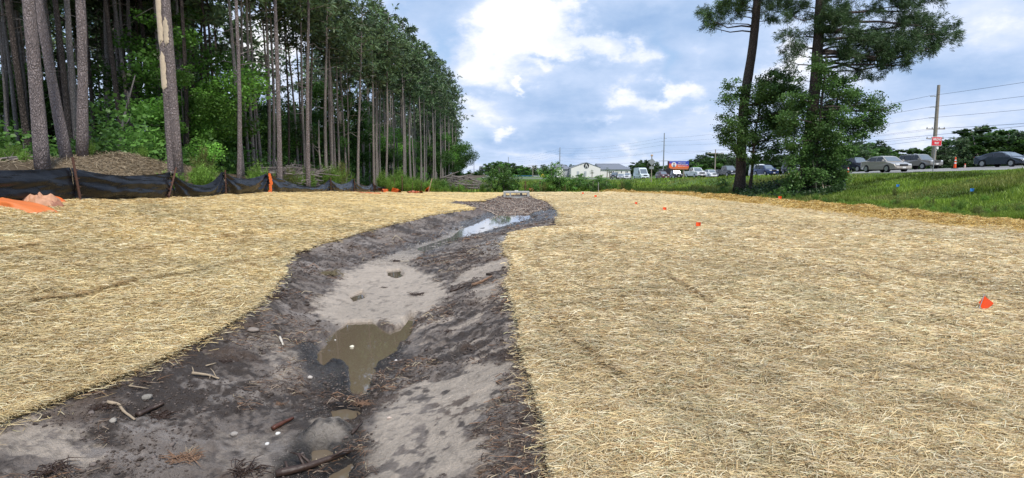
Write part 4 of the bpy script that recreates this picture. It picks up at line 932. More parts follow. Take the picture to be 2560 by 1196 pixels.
for (u, vt, Z_, pr, sx, lb) in ((1240, 408, 53, 1, .8, "dark upright bush left of the concrete box"), (1268, 412, 53, 1, .75, "dark bush directly behind the concrete box"), (1225, 448, 52, 1, .7, "low dark bush at the end of the brush heap"), (1290, 446, 54, 0, .9, "low green bush just right behind the concrete box"),
    (1383, 398, 54, 2, .72, "bright young tree, tallest of the bushes in the middle distance"), (1372, 430, 53, 0, 1.15, "rounded green bush at the foot of the bright young tree"), (1402, 438, 52.5, 0, 1.1, "mid green bush right of the bright young tree"), (1432, 440, 53, 0, 1.1, "green bush below the gable of the white building"), (1455, 428, 55, 0, .9, "tall green bush in front of the white gable"), (1478, 448, 52, 1, 1.2, "dark low bush before the white gable"), (1500, 432, 54, 0, .9, "green bush by the white stake"), (1512, 448, 52, 1, 1.0, "dark bush at the right end of the row by the stake"),
    (1112, 446, 54, 2, .7, "bright leafy shrub beside the far brush heap"), (1100, 462, 53, 2, .8, "low bright shrub at the corner of the straw"), (1340, 456, 52, 0, .8, "small bush behind the rusty stake"), (1562, 470, 50.8, 1, .6, "small dark shrub where the golden straw begins")):
    p = P(u, vt, Z_); h = p.z-.0; s = h/2.75; place(SB[pr], used, (p.x, Z_, -.05), rn.uniform(0, 6), (s*sx*1.2, s*sx*1.2, s), lb, "bush")
for (u, v, Z_, s, lb) in ((1808, 478, 42, .42, "small round shrub alone on the verge left of the pines"), (1952, 500, 34.5, .35, "lime green seedling by the orange flag under the pines")):
    p = onground(u, v); place(SB[2 if s < .4 else 1], used, (p.x, p.y, p.z-.03), 1, (s*.8, s*.8, s), lb, "shrub")
# ---- verge grass
rg = np.random.default_rng(12); n = 150000
yy = 1/(1/16.0-rg.random(n)*(1/16.0-1/130.0)); xs_ = XS(np.minimum(yy, 51)); lo = np.where(yy < 51, xs_+.3, -9.0); hi = 31.3+SH(yy); xx = lo+(hi-lo)*rg.random(n); xx = np.where(rg.random(n) < .25, lo+np.abs(rg.normal(0, 1.2, n)), xx)
m = (xx > lo) & (xx < hi) & (np.abs(xx/yy) < 1.4); xx, yy = xx[m], yy[m]; n = len(xx)
gt = vn(xx*.8, yy*.8, 15); zz = hbase(xx, yy); h = (.07+.26*gt**2)*rg.uniform(.6, 1.4, n)*(1+.5*sst(45, 52, yy))*(1-.85*sst(25, 30, xx-SH(yy))*sst(30, 36, yy))
a = rg.uniform(0, 6.28, n); s = np.stack([np.cos(a), np.sin(a), 0*a], 1)*(.012*np.clip(yy/12, 1, 7))[:, None]; b0 = np.stack([xx, yy, zz-.01], 1); tip = b0+np.stack([rg.normal(0, .35, n)*h, rg.normal(0, .35, n)*h, h], 1)
g1 = fbm(xx*.45, yy*.45, 4, 16)[:, None]; g3 = fbm(xx*.16, yy*.2, 3, 19)[:, None]; cl = np.array([.21, .31, .04])*(1+1.1*g1); br = sst(.02, .22, g3+.4*g1); cl = cl*(1-.6*br)+np.array([.22, .19, .07])*.6*br; dk = sst(.05, .25, -g1-.6*g3)*.5; cl = cl*(1-dk)
cl = cl*rg.uniform(.65, 1.35, (n, 1))
V = np.stack([b0-s, b0+s, tip], 1).reshape(-1, 3); tag(mk("grass", V, np.arange(n*3).reshape(-1, 3), M_grass, cols=np.clip(np.repeat(cl, 3, 0), .01, 1)), "bright green mixed grass covering the verge below the highway", "grass", kind='stuff')
for k_ in range(64):
    Z_ = 1/(1/18.5-rn.random()*(1/18.5-1/50)); x_ = float(XS(np.array([Z_]))[0])+rn.uniform(.3, 1.6)+abs(rn.gauss(0, 1.5)); place(WP[rn.choice((0, 1, 1, 2, 2, 3))], used, (x_, Z_, gh(x_, Z_)-.04), rn.uniform(0, 6), rn.uniform(.22, .5), "small weed at the straw's edge on the grassy verge", "weed", "small weeds along the edge of the verge")
# dry grass on the mound
n = 9000; xx = rg.normal(-14.1, 1.5, n); yy = rg.normal(21.3, 2.2, n); zz = gz(xx, yy); cl = np.array([.36, .29, .20])*rg.uniform(.5, 1.4, (n, 1)); ok = xx < -12.1; xx, yy, zz, cl = xx[ok], yy[ok], zz[ok], cl[ok]; n = len(xx)
rs = np.random.default_rng(77); V, Fq, c = ribbons(xx, yy, zz+.02, rs.uniform(.2, .5, n), rs.uniform(.01, .022, n), rs.normal(0, .9, n), rs.normal(.0, .35, n), rs.normal(0, .15, n), cl); tag(mk("dry_grass", V, Fq, M_straw, cols=c), "dead tan grass lying over the mound behind the silt fence", "dry grass", kind='stuff')

# ================================================================== THINGS PEOPLE PUT THERE
M_rust = pmat("rusty_steel", (.10, .048, .034), .85, var=.5, vscale=14, bump=.4)
M_steel = pmat("galvanised_steel", (.36, .37, .38), .5, metal=.6, var=.2)
M_wood = pmat("weathered_pole_wood", (.28, .24, .20), .85, var=.35, vscale=3, bump=.3)
M_stake = pmat("stake_wood", (.42, .33, .22), .8, var=.3)
M_white = pmat("white_paint", (.78, .78, .76), .5, var=.06)
M_black = pmat("black_plastic", (.012, .012, .014), .5)
M_rubber = pmat("rubber", (.018, .018, .018), .85)
M_orange = pmat("orange_plastic", (.78, .16, .03), .5, var=.25, vscale=6)
M_flag = pmat("flag_orange", (.85, .085, .012), .45)
M_blueflag = pmat("flag_blue", (.03, .20, .55), .5)
M_conc = pmat("concrete", (.40, .40, .385), .85, var=.28, vscale=5, bump=.3)
M_wire = pmat("wire", (.05, .05, .055), .6)
# ---- silt fence
mf = bpy.data.materials.new("silt_fabric"); mf.use_nodes = True; t_ = NT(mf.node_tree)
co = t_.add('ShaderNodeTexCoord').outputs['Object']; n_ = t_.noise(co, 3.5, 6, .7); n2_ = t_.noise(t_.vm('MULTIPLY', co, (1, 1, 3)), 2.0, 4, .6)
c_ = t_.mix(t_.m('MULTIPLY', t_.m('SUBTRACT', n_, .60), 4, clamp=True), (.005, .005, .007, 1), (.026, .023, .021, 1))
p_ = t_.add('ShaderNodeBsdfPrincipled', {'Base Color': c_, 'Roughness': t_.m('MULTIPLY_ADD', n2_, .30, .14), 'Specular IOR Level': .3})
t_.set(p_.inputs['Normal'], t_.add('ShaderNodeBump', {'Strength': .8, 'Distance': .10, 'Height': t_.noise(t_.vm('MULTIPLY', co, (2, .6, 2.6)), 2.0, 1.5, .5)}).outputs[0])
t_.nt.links.new(p_.outputs[0], t_.add('ShaderNodeOutputMaterial').inputs[0])
M_fab = mf
fy = [8.2, 14.7, 19.0, 22.4, 26.4, 35.4, 40.7, 46.4, 50.4]
ft = [1.93, 1.81, 1.72, 1.735, 1.69, 1.37, 1.27, .86, .56]
sag = [.14, .17, .50, .27, .56, .36, .38, .16]; asy = [.5, .45, .55, .45, .68, .5, .5, .5]
fence = empty("silt_fence", (FX, 14.7, float(ZF(14.7)))); tag(fence, "long sagging black silt fence on rusty stakes between the straw and the wood", "fence")
fl = Vector(fence.location)
for i in range(len(fy)-1):
    y0, y1 = fy[i], fy[i+1]; nt, ns = 70, 20; tt, ss = np.meshgrid(np.linspace(0, 1, nt), np.linspace(0, 1, ns)); t = tt.ravel(); s = ss.ravel()
    yy = y0+(y1-y0)*t; a = asy[i]; tw = np.where(t < a, t/a*.5, .5+(t-a)/(1-a)*.5); sg = sag[i]*(4*tw*(1-tw))**1.0
    top = ft[i]*(1-t)+ft[i+1]*t-sg+.02*fbm(t*6, t*0+i, 3, 200+i); bot = ZF(yy)-.04+.02*fbm(yy*2, yy*0, 3, 210)
    zz = bot+(top-bot)*s; L = y1-y0
    hang = 4*tw*(1-tw)
    xx = FX+.13*np.sin(s*math.pi)*(.35+hang)+.10*fbm(t*L*.5+s*1.2, s*3.2, 4, 220+i)+(.028*np.sin(s*15+t*4.5+i+3*fbm(t*3,s*2,3,260+i))*sst(0, .2, t)*sst(1, .8, t) if i < 2 else 0)
    if i >= 2:      # drapes fanning from the stake tops
        for (tc, dd) in ((0, 1), (1, -1)):
            d = np.abs(t-tc)*L+.15; an = np.arctan2((1-s)*.95+.01, d); xx = xx+.055*np.sin(an*13+i*2)*np.exp(-d*.45)
        xx = xx+.04*np.abs(fbm(s*4+t*L*.25, t*L*.6-s*1.5, 3, 240+i))*2
    xx = xx*1.0+(.07*sst(.12, 0, s))
    mk("fabric_panel", np.stack([xx-fl.x, yy-fl.y, zz-fl.z], 1), grid_faces(ns, nt), M_fab, fence, smooth=True)
for i, y_ in enumerate(fy):
    zb, zt = float(ZF(y_))-.15, ft[i]+(.14 if i in (1, 2, 4) else .06); T = MB(); lean = {1: (.0, -.14), 2: (.0, .5), 4: (0, -.03)}.get(i, (0, .02))
    if i == 1: zt += .12
    T.tube([(FX+.1-fl.x, y_-lean[1]-fl.y, zb-fl.z), (FX+.11-fl.x, y_+lean[1]*.3-fl.y, zt-fl.z)], .030 if i in (1, 2) else .024, 6)
    for k in range(6): T.box((FX+.115-fl.x, y_-lean[1]*(1-k/6)-fl.y, zb+(zt-zb)*(k+.5)/6-fl.z), (.05, .06, .02))
    T.build("post", M_rust, fence)
def crumple(name, pts, w, h, seed, mat, parent=None, nseg=40):
    """crumpled strip of plastic sheet laid along a line"""
    rg = np.random.default_rng(seed); pts = np.array([tuple(p) for p in pts]); t = np.linspace(0, 1, nseg); c = path_eval(pts, t); V = []; m = 9
    for j in range(m):
        a = j/(m-1); off = (a-.5)*w; q = c.copy(); f = fbm(t*9+j*.9, t*0+seed, 4, seed)*1.6
        q[:, 0] += off*.25+f*w*.4; q[:, 1] += off*(.9+.3*f); q[:, 2] += h*(math.sin(a*math.pi))*(.5+1.6*np.abs(fbm(t*7+j*.6, t*0+j*.35, 4, seed+3)))+.02; V.append(q)
    V = np.array(V).reshape(-1, 3); o = mk(name, V, grid_faces(m, nseg), mat, parent, smooth=False); return o
def gp(u, v, dz=0.0): p = onground(u, v); p.z += dz; return p
tag(crumple("orange_tie", [(FX+.14, 26.36, float(ZF(26.4))), (FX+.18, 26.42, 1.15), (FX+.16, 26.38, 1.62)], .22, .06, 11, M_orange), "muddy orange plastic wrapped round the fourth fence stake", "plastic strip")
M_orp = pmat("orange_pink_plastic", (.62, .18, .08), .5, var=.35, vscale=8)
for k_, (pts, w_, h_, lb) in enumerate((([(800, 474), (835, 476), (870, 481)], .5, .16, "orange plastic strip at the foot of the fence's long low sag"), ([(870, 481), (905, 485), (950, 488)], .45, .14, "orange plastic strip below the last two peaks of the fence"), ([(955, 484), (975, 480), (1000, 484)], .5, .5, "rumpled orange plastic heaped just past the fence end"), ([(1020, 486), (1040, 485), (1052, 486)], .5, .3, "small orange plastic heap between bare stakes"), ([(1068, 482), (1080, 476)], .5, .6, "orange plastic hanging on the leaning stake by the bright shrub"), ([(1322, 478), (1335, 479)], .8, .3, "orange plastic scrap at the foot of the tall rusty stake"))):
    tag(crumple("plastic_strip", [gp(u, v, .0) for u, v in pts], w_, h_, 30+k_, M_orange if k_ % 2 == 0 else M_orp), lb, "plastic strip")
# folded orange sheeting in front of the first panel
pile = empty("plastic_sheeting", tuple(gp(60, 515))); tag(pile, "folded orange plastic sheeting lying on straw in front of the black fence", "sheeting"); pl_ = Vector(pile.location)
def foldsheet(cx, cy, lx, ly, hh, seed, mat, nm, rz=0.0, lump=False):
    nu, nv = 44, 18; U, Vv = np.meshgrid(np.linspace(-1, 1, nu), np.linspace(-1, 1, nv)); u = U.ravel(); v = Vv.ravel(); e = (1-np.abs(u)**4)*(1-np.abs(v)**4)
    r = np.abs(fbm(u*1.7+seed, v*1.5, 3, seed))*2; zz = hh*e**.5*((.55+1.1*r) if lump else (.8+.35*r)) ; X_ = u*lx*(1+.25*fbm(v*3, u*2, 3, seed+1)); Y_ = v*ly*(1+.35*fbm(u*3, v*2, 3, seed+2)*2)
    X2 = X_*math.cos(rz)-Y_*math.sin(rz)+cx; Y2 = X_*math.sin(rz)+Y_*math.cos(rz)+cy
    return mk(nm, np.stack([X2-pl_.x, Y2-pl_.y, hbase(X2, Y2)+.04+zz-pl_.z], 1), grid_faces(nv, nu), mat, pile, smooth=True)
pc = gp(30, 520); foldsheet(pc.x-.25, pc.y, 1.3, .34, .16, 5, pmat("orange_sheet", (.72, .20, .06), .4, var=.12, bump=.2), "folded_sheet", -.2)
pc = gp(55, 508); foldsheet(pc.x, pc.y, .9, .3, .20, 6, M_orange, "folded_sheet", .1)
pc = gp(103, 514); foldsheet(pc.x, pc.y, .36, .26, .26, 8, pmat("faded_orange", (.52, .27, .16), .6, var=.4, vscale=9), "crumpled_end", .2, True)
pc = gp(136, 518); foldsheet(pc.x, pc.y, .22, .14, .14, 9, pmat("muddy_orange", (.30, .13, .08), .7, var=.4, vscale=9), "muddy_tail", -.5, True)
# ---- stakes beyond the fence
for k_, (ub, vb, ut, vt, Z_, r_, m_, lb) in enumerate(((976, 486, 977, 450, 50.8, .02, M_rust, "thin rusty stake right after the end of the silt fence"), (990, 487, 985, 444, 50.6, .02, M_rust, "thin rusty stake leaning back among the tall weeds"), (1006, 488, 1005, 440, 50.4, .035, M_rust, "thick brown stake in the tall weeds"), (1030, 487, 1032, 455, 50.8, .02, M_rust, "short rusty stake in front of the lower weeds"), (1053, 484, 1053, 456, 51, .02, M_rust, "upright thin stake left of the leaning pale stake"), (1070, 482, 1080, 447, 51, .035, M_stake, "pale wooden stake leaning over with orange plastic on it"),
    (1147, 480, 1147, 462, 51.5, .02, M_rust, "thin stake below the left part of the far brush heap"), (1165, 480, 1165, 458, 52, .02, M_rust, "thin stake before the middle of the far brush heap"), (1180, 480, 1180, 460, 52, .02, M_rust, "thin stake before the right part of the far brush heap"), (1313, 479, 1313, 452, 49.5, .03, M_rust, "tall rusty stake standing just behind the concrete box"), (1350, 479, 1350, 452, 51, .02, M_rust, "thin stake left of the rounded green bush"), (1413, 479, 1413, 462, 51, .02, M_rust, "short stake in front of the middle bushes"), (1496, 480, 1496, 456, 50.2, .028, M_steel, "pale marker stake in front of the right end of the bushes"))):
    p0, p1 = P(ub, vb, Z_), P(ut, vt, Z_); p0.z = gh(p0.x, Z_)-.1; T = MB(); T.tube([p0, p1], r_*1.1, 6); tag(T.build("stake", m_, None), lb, "stake")
# ---- brush piles
def brush(name, u0, u1, Z0, Z1, hgt, nlog, nst, seed, lab, glab, grp, keep=None):
    rr = random.Random(seed); rg = np.random.default_rng(seed)
    V = []; Fs = []; T = MB()
    for k in range(nst):
        f = rr.random(); Z_ = rr.uniform(Z0, Z1); u = u0+(u1-u0)*f; Z_ = Z_ if u > 1050 else max(Z_, 12.75*1400/(1280-u)+rr.random()*2); x_ = P(u, 440, Z_).x; g_ = gh(x_, Z_); env = hgt*(math.sin(math.pi*min(max(f, .05), .95))**.6)
        z_ = g_+rr.random()**1.2*env; a = rr.uniform(0, 6.28); el_ = rr.uniform(-.35, .35); L = rr.uniform(.5, 1.7); d = Vector((math.cos(a)*math.cos(el_), math.sin(a)*math.cos(el_), math.sin(el_)))*L/2; c = Vector((x_, Z_, z_)); r = rr.uniform(.008, .03)
        T.tube([c-d, c+Vector((rr.uniform(-.1, .1), rr.uniform(-.1, .1), rr.uniform(-.08, .08))), c+d], [r, r*.8, r*.4], 4)
    o = T.build(name, M_dead, None); tag(o, lab, "brush", kind='stuff')
    for k in range(nlog):
        f = (k+rr.random())/nlog; Z_ = rr.uniform(Z0, Z1); u = u0+(u1-u0)*f; Z_ = Z_ if u > 1050 else max(Z_, 12.75*1400/(1280-u)+rr.random()*2); x_ = P(u, 440, Z_).x; g_ = gh(x_, Z_); env = hgt*(math.sin(math.pi*min(max(f, .05), .95))**.6); z_ = g_+.05+rr.random()*env; a = rr.gauss(0, .6); el_ = rr.uniform(-.3, .45); L = rr.uniform(1.4, 3.4)
        d = Vector((math.cos(a)*math.cos(el_), math.sin(a)*math.cos(el_), math.sin(el_)))*L/2; c = Vector((x_, Z_, z_)); stick(c-d, c+d, rr.uniform(.04, .10), glab, "log", "log", M_dead, 2, seed*50+k)["group"] = grp
brush("brush", 655, 860, 30, 33, 1.35, 34, 520, 3, "tangle of small dead branches filling the near brush pile", "grey dead log in the brush pile behind the sagging fence", "logs of the near brush pile")
brush("brush", 1090, 1215, 55, 62, 1.25, 30, 420, 4, "tangle of small dead branches filling the far brush pile", "weathered log in the far brush pile by the end of the wood", "logs of the far brush pile")
for (a, b, Z_, r_, lb) in (((700, 440), (688, 398), 31.2, .08, "grey broken log standing up at the near end of the near brush pile"), ((1100, 448), (1150, 428), 58, .09, "long log sticking up leftward out of the far brush pile"), ((1140, 448), (1185, 434), 57, .09, "long pale log lying across the top of the far brush pile"), ((735, 425), (702, 440), 33.5, .07, "pale log leaning down the front of the near brush pile")):
    stick(P(*a, Z_), P(*b, Z_), r_, lb, "log", "log", M_dead, 1, int(a[0]))
for k_, (u, Z_, l_) in enumerate(((5, 17.5, 1.2), (30, 18.5, 1.6), (60, 18, 1.0), (615, 26.5, 1.5), (630, 27, 1.2))):
    p = P(u, 405 if u < 100 else 440, Z_); g_ = gh(p.x, Z_); stick((p.x-l_/2, Z_, g_+.06), (p.x+l_/2, Z_+.3, g_+.25), .04, ("grey fallen branch below the thick trunks at the edge of the wood" if u < 100 else "grey fallen branch beside the tall straight pine"), "branch", "fallen_branch", M_dead, 2, k_)["group"] = "fallen branches left" if u < 100 else "fallen branches by the straight pine"
# ---- inlet box of concrete
cb = empty("drainage_box", (.33, 42.4, gh(.3, 42.4))); tag(cb, "grey concrete drainage inlet box with side openings at the far end of the ditch", "drainage box"); o_ = Vector(cb.location)
zt = P(1290, 479, 42).z; W_, D_ = 1.95, 1.5; hz_ = zt-o_.z
T = MB(); T.box((0, 0, hz_-.06), (W_, D_, .12)); T.build("lid", M_conc, cb, bevel=.012)
T = MB(); T.box((.0, 0, hz_+.03), (.26, .2, .06)); T.build("lid_knob", M_white, cb)
zo = hz_-.12; zb_ = P(1290, 491, 42).z-o_.z
for (cx_, cy_, wx_, wy_) in [(sx*(W_/2-.09), sy*(D_/2-.08), .17, .15) for sx in (-1, 1) for sy in (-1, 1)]+[(-W_/2+.52, -D_/2+.08, .12, .14), (W_/2-.62, 0, .16, .6)]:
    T = MB(); T.box((cx_, cy_, (zo+zb_)/2), (wx_, wy_, zo-zb_-.002)); T.build("corner_post", M_conc, cb)
T = MB()
for sx in (-1, 1): T.box((sx*(W_/2-.08), 0, zb_/2-.25), (.16, D_-.003, zb_+.5))
for sy in (-1, 1): T.box((0, sy*(D_/2-.08), zb_/2-.252), (W_-.33, .16, zb_+.5))
T.build("wall", M_conc, cb)
a, b = P(1219, 500, 40), P(1279, 498, 40); T = MB(); T.box(((a.x+b.x)/2, 40, gh(.3, 40)+.16), (b.x-a.x, .1, .17), Matrix.Rotation(.03, 3, 'Z')); tag(T.build("timber", pmat("old_timber", (.10, .055, .035), .85, var=.4, vscale=8), None, bevel=.01), "dark brown timber plank on edge at the foot of the concrete box", "timber")
# ---- stones, gravel, mud litter
def lumpmesh(C, S, cols, rg, squash=.6):
    t = (1+5**.5)/2; iv = np.array([(-1,t,0),(1,t,0),(-1,-t,0),(1,-t,0),(0,-1,t),(0,1,t),(0,-1,-t),(0,1,-t),(t,0,-1),(t,0,1),(-t,0,-1),(-t,0,1)])/1.9
    f = np.array([(0,11,5),(0,5,1),(0,1,7),(0,7,10),(0,10,11),(1,5,9),(5,11,4),(11,10,2),(10,7,6),(7,1,8),(3,9,4),(3,4,2),(3,2,6),(3,6,8),(3,8,9),(4,9,5),(2,4,11),(6,2,10),(8,6,7),(9,8,1)])
    n = len(C); V = iv[None]*(S[:, None, None]*rg.uniform(.65, 1.35, (n, 12, 1))); a = rg.uniform(0, 6.28, n); ca, sa_ = np.cos(a)[:, None], np.sin(a)[:, None]; X_ = V[..., 0]*1.3; Y_ = V[..., 1]*.85
    V = np.stack([X_*ca-Y_*sa_, X_*sa_+Y_*ca, V[..., 2]*squash], -1)+C[:, None]
    return V.reshape(-1, 3), (np.arange(n)[:, None, None]*12+f[None]).reshape(-1, 3), np.repeat(cols, 12, 0)
M_stone = vcolmat("stones", rough=.8, nvar=.2, nscale=20)
rg = np.random.default_rng(5)
n = 9000; yy = rg.uniform(27.5, 44, n); xx = rg.normal(.5, 1.5, n)+np.where(yy < 32, -.6, 0); ok = (xx > XL(yy)+.1) & (xx < XR(yy)-.1) & ~((np.abs(xx-.33) < 1.0) & (np.abs(yy-42.4) < .78)); xx, yy = xx[ok], yy[ok]; n = len(xx)
cl = np.array([[.22,.175,.155],[.32,.28,.25],[.14,.10,.09],[.46,.40,.34],[.25,.15,.10]])[rg.choice(5, n, p=[.35,.25,.2,.08,.12])]*rg.uniform(.7, 1.2, (n, 1))
V, Fq, c = lumpmesh(np.stack([xx, yy, gz(xx, yy)+.02], 1), rg.uniform(.02, .05, n), cl*.8, rg, .8); tag(mk("gravel", V, Fq, M_stone, cols=c), "coarse grey brown gravel apron spread in front of the concrete box", "gravel", kind='stuff')
n = 520; yy = rg.uniform(27, 40, n); xx = rg.normal(.3, 1.6, n); ok = (xx > XL(yy)+.2) & (xx < XR(yy)-.2); xx, yy = xx[ok], yy[ok]; n = len(xx)
V, Fq, c = ribbons(xx, yy, gz(xx, yy)+.06, rs.uniform(.2, .7, n), rs.uniform(.012, .03, n), rs.uniform(0, 3.14, n), rs.normal(.1, .25, n), rs.normal(0, .1, n), np.array([.38, .30, .24])*rs.uniform(.5, 1.5, (n, 1))); tag(mk("twigs", V, Fq, M_straw, cols=c), "pale twigs strewn over the gravel below the concrete box", "twigs", kind='stuff')
# clods and root fibres over the mud
n = 26000; yy = 1/(1/2.2-rg.random(n)*(1/2.2-1/26.0)); tx = rg.random(n); xx = XL(yy)+(XR(yy)-XL(yy))*tx; cldn = fbm(xx*1.5, yy*1.2, 3, 300); ok = (cldn+rg.normal(0, .06, n) > .0) & (basin(xx, yy) < -.03) & (sandmask(xx, yy) < .55); xx, yy = xx[ok], yy[ok]; n = len(xx)
s_ = rg.uniform(.003, .011, n)*np.clip(yy/5, 1, 2.6)*(1+1.3*(rg.random(n) < .04)); cl = np.array([[.075,.058,.05],[.12,.095,.08],[.05,.037,.03],[.16,.13,.115]])[rg.choice(4, n, p=[.34,.32,.2,.14])]
V, Fq, c = lumpmesh(np.stack([xx, yy, gz(xx, yy)+s_*.25], 1), s_, cl, rg, .6); tag(mk("mud_clods", V, Fq, M_stone, cols=c), "dark crumbs and clods of mud scattered over the ditch", "mud clods", kind='stuff')
n = 36000; yy = 1/(1/2.2-rg.random(n)*(1/2.2-1/26.0)); tx = rg.random(n); xx = XL(yy)+(XR(yy)-XL(yy))*tx; ok = (fbm(xx*1.8, yy*1.3, 4, 310)+.10*(xx > XT(yy)) > .07) & (basin(xx, yy) < -.02) & (sandmask(xx, yy) < .7); xx, yy = xx[ok], yy[ok]; n = len(xx)
cl = np.array([[.055,.035,.025],[.13,.075,.045],[.24,.13,.07],[.30,.23,.17],[.40,.33,.22]])[rg.choice(5, n, p=[.42,.26,.10,.14,.08])]
V, Fq, c = ribbons(xx, yy, gz(xx, yy)+.004, rs.uniform(.03, .15, n)*np.clip(yy/6, 1, 2.5), rs.uniform(.0025, .006, n)*np.clip(yy/4, 1, 4), rs.normal(.15, .7, n), rs.normal(.03, .2, n), rs.normal(0, .18, n), cl); tag(mk("root_fibres", V, Fq, M_straw, cols=c), "shredded dark roots and fibres matted over the mud", "root fibres", kind='stuff')
def rock(u, v, r, lab, col, seed, z=None, cat="stone", sq=.6, name="stone", stretch=1.0):
    rr = random.Random(seed); p = onground(u, v, hf=lambda a, b: gz(a, b)) if z is None else PG(u, v, z)
    bm = bmesh.new(); bmesh.ops.create_icosphere(bm, subdivisions=3, radius=1)
    for w_ in bm.verts:
        q = w_.co; f = 1+.55*float(fbm(np.array([q.x*1.3+seed]), np.array([q.y*1.3+q.z*1.1]), 3, seed)[0])+.12*float(fbm(np.array([q.x*5+seed]), np.array([q.y*5+q.z*4]), 2, seed)[0]); w_.co = Vector((q.x*r*f*stretch, q.y*r*f*.85, q.z*r*f*sq))
    me = bpy.data.meshes.new(name); bm.to_mesh(me); bm.free(); me.polygons.foreach_set('use_smooth', np.ones(len(me.polygons), bool)); me.materials.append(pmat(name+"_mat", col, .8, var=.35, vscale=22, bump=.6, bscale=60))
    o = bpy.data.objects.new(name, me); COL.objects.link(o); o.location = (p.x, p.y, p.z+r*sq*.45); o.rotation_euler = (0, 0, rr.uniform(0, 6)); return tag(o, lab, cat)
rock(880, 869, .028, "white stone poking out of the middle of the brown puddle", (.80, .76, .60), 1, z=WATER_Z-.004, sq=.7)
rock(632, 828, .065, "flat grey stone on the mud near the left straw edge", (.25, .21, .18), 2, sq=.4, stretch=1.2)
rock(695, 1087, .020, "small white pebble under the dark red stick", (.72, .70, .66), 3)
rock(668, 1112, .018, "white pebble left below the dark red stick", (.68, .66, .63), 4)
rock(973, 1047, .018, "small pinkish pebble on the mud right of the lower puddle", (.62, .50, .42), 5)
rock(990, 903, .018, "small white pebble right of the puddle's narrow tail", (.66, .62, .58), 6)
rock(283, 1056, .030, "pale grey stone beside the bent root in the mud", (.34, .31, .27), 7)
rock(368, 998, .04, "grey stone half sunk above the bent root", (.24, .22, .19), 8)
rock(775, 948, .028, "pale stone at the left rim of the puddle's tail", (.52, .47, .42), 9)
rock(585, 1088, .03, "grey stone by the frayed root at the bottom of the mud", (.33, .30, .27), 10)
rock(838, 851, .012, "tiny pale chip floating near the puddle's left rim", (.6, .58, .54), 11, z=WATER_Z)
def mstick(pts, r, lab, mat=None, cat="stick", name="stick", seed=1, twigs=0, lift=.01):
    rr = random.Random(seed); q = []
    for u, v in pts:
        p = onground(u, v, hf=lambda a, b: gz(a, b)); q.append(Vector((p.x, p.y, p.z+lift+r*.6)))
    T = MB(); n = len(q); T.tube([tuple(a) for a in path_eval([tuple(a) for a in q], np.linspace(0, 1, n*3))], list(np.linspace(r, r*.55, n*3)), 7, wob=.18, rng=rr)
    for k in range(twigs):
        i = rr.randrange(n-1); a = q[i].lerp(q[i+1], rr.random()); d = Vector((rr.uniform(-1, 1), rr.uniform(-1, 1), rr.uniform(0, .9))).normalized()*r*rr.uniform(4, 9); T.tube([a, a+d*.5+Vector((0, 0, r)), a+d], [r*.45, r*.3, r*.1], 5)
    return tag(T.build(name, mat or M_dead, None, smooth=True), lab, cat)
M_dk = pmat("wet_wood", (.045, .026, .018), .45, var=.5, vscale=20, bump=.5); M_br = pmat("brown_root", (.22, .13, .08), .8, var=.4, vscale=20, bump=.5); M_tan = pmat("tan_stick", (.33, .26, .18), .75, var=.3, vscale=15)
M_red = pmat("wet_red_wood", (.085, .028, .014), .35, var=.4, vscale=20, bump=.5)
mstick([(270, 1013), (298, 1018), (310, 1036), (338, 1058)], .014, "bent peeled root lying on the mud in the near left", M_tan, seed=1)
mstick([(345, 1045), (380, 1028), (410, 1015)], .022, "black wet stick half buried beside the bent root", M_dk, seed=2)
mstick([(682, 1080), (705, 1066), (733, 1052)], .022, "dark red wet stick lying left of the muddy hummock", M_red, seed=3)
mstick([(690, 1196), (760, 1180), (830, 1155), (875, 1140)], .030, "black wet log at the very bottom across the lowest puddle", M_dk, "log", "log", 4, 4)
mstick([(480, 938), (520, 943), (548, 953)], .014, "forked pale root in the mud left of the puddle", M_tan, seed=5, twigs=3)
mstick([(322, 970), (372, 977)], .007, "thin straight pale twig near the left straw edge", M_tan, "twig", "twig", 6)
mstick([(700, 848), (708, 868)], .016, "short bleached stick left of the brown puddle", pmat("bleached", (.62, .56, .47), .7, var=.2), seed=7)
mstick([(1180, 718), (1205, 708), (1230, 694)], .028, "long brown stick lying on the right bank of the ditch", M_br, seed=8)
mstick([(1125, 732), (1150, 724), (1178, 716)], .018, "dark root trailing down the right bank", M_dk, seed=9, twigs=4)
mstick([(515, 922), (540, 912)], .008, "thin tan twig above the forked pale root", M_tan, "twig", "twig", 10)
mstick([(880, 1090), (905, 1060), (893, 1040)], .010, "wet dark twig by the small middle puddle", M_dk, "twig", "twig", 12)
def rootclump(u, v, s, lab, mat, seed, n=16, up=.7):
    n *= 3; up *= .5
    rr = random.Random(seed); p = onground(u, v, hf=lambda a, b: gz(a, b)); T = MB()
    for k in range(n):
        a = rr.uniform(0, 6.28); d = Vector((math.cos(a), math.sin(a), rr.uniform(.0, up*1.6))).normalized()*s*rr.uniform(.5, 1.2); o = Vector((rr.gauss(0, .5)*s, rr.gauss(0, .3)*s, 0)); T.tube([o, o+d*.5+Vector((0, 0, .1*s)), o+d+Vector((rr.gauss(0, .15)*s, 0, -.1*s))], [s*.035, s*.028, s*.01], 4, wob=.2, rng=rr)
    o = T.build("root_clump", mat, None); o.location = p; return tag(o, lab, "roots")
rootclump(460, 1150, .11, "frayed grey root stub in the lowest left part of the mud", M_br, 1, 20)
rootclump(615, 1180, .12, "dark tangle of roots at the bottom left of the lowest puddle", M_dk, 2, 22)
rootclump(818, 688, .20, "torn grass clump with roots on the left slope of the ditch", pmat("grass_root", (.17, .14, .08), .9, var=.5), 3, 34)
rootclump(480, 1130, .06, "small upright splintered root above the frayed stub", M_tan, 4, 8, 1.2)
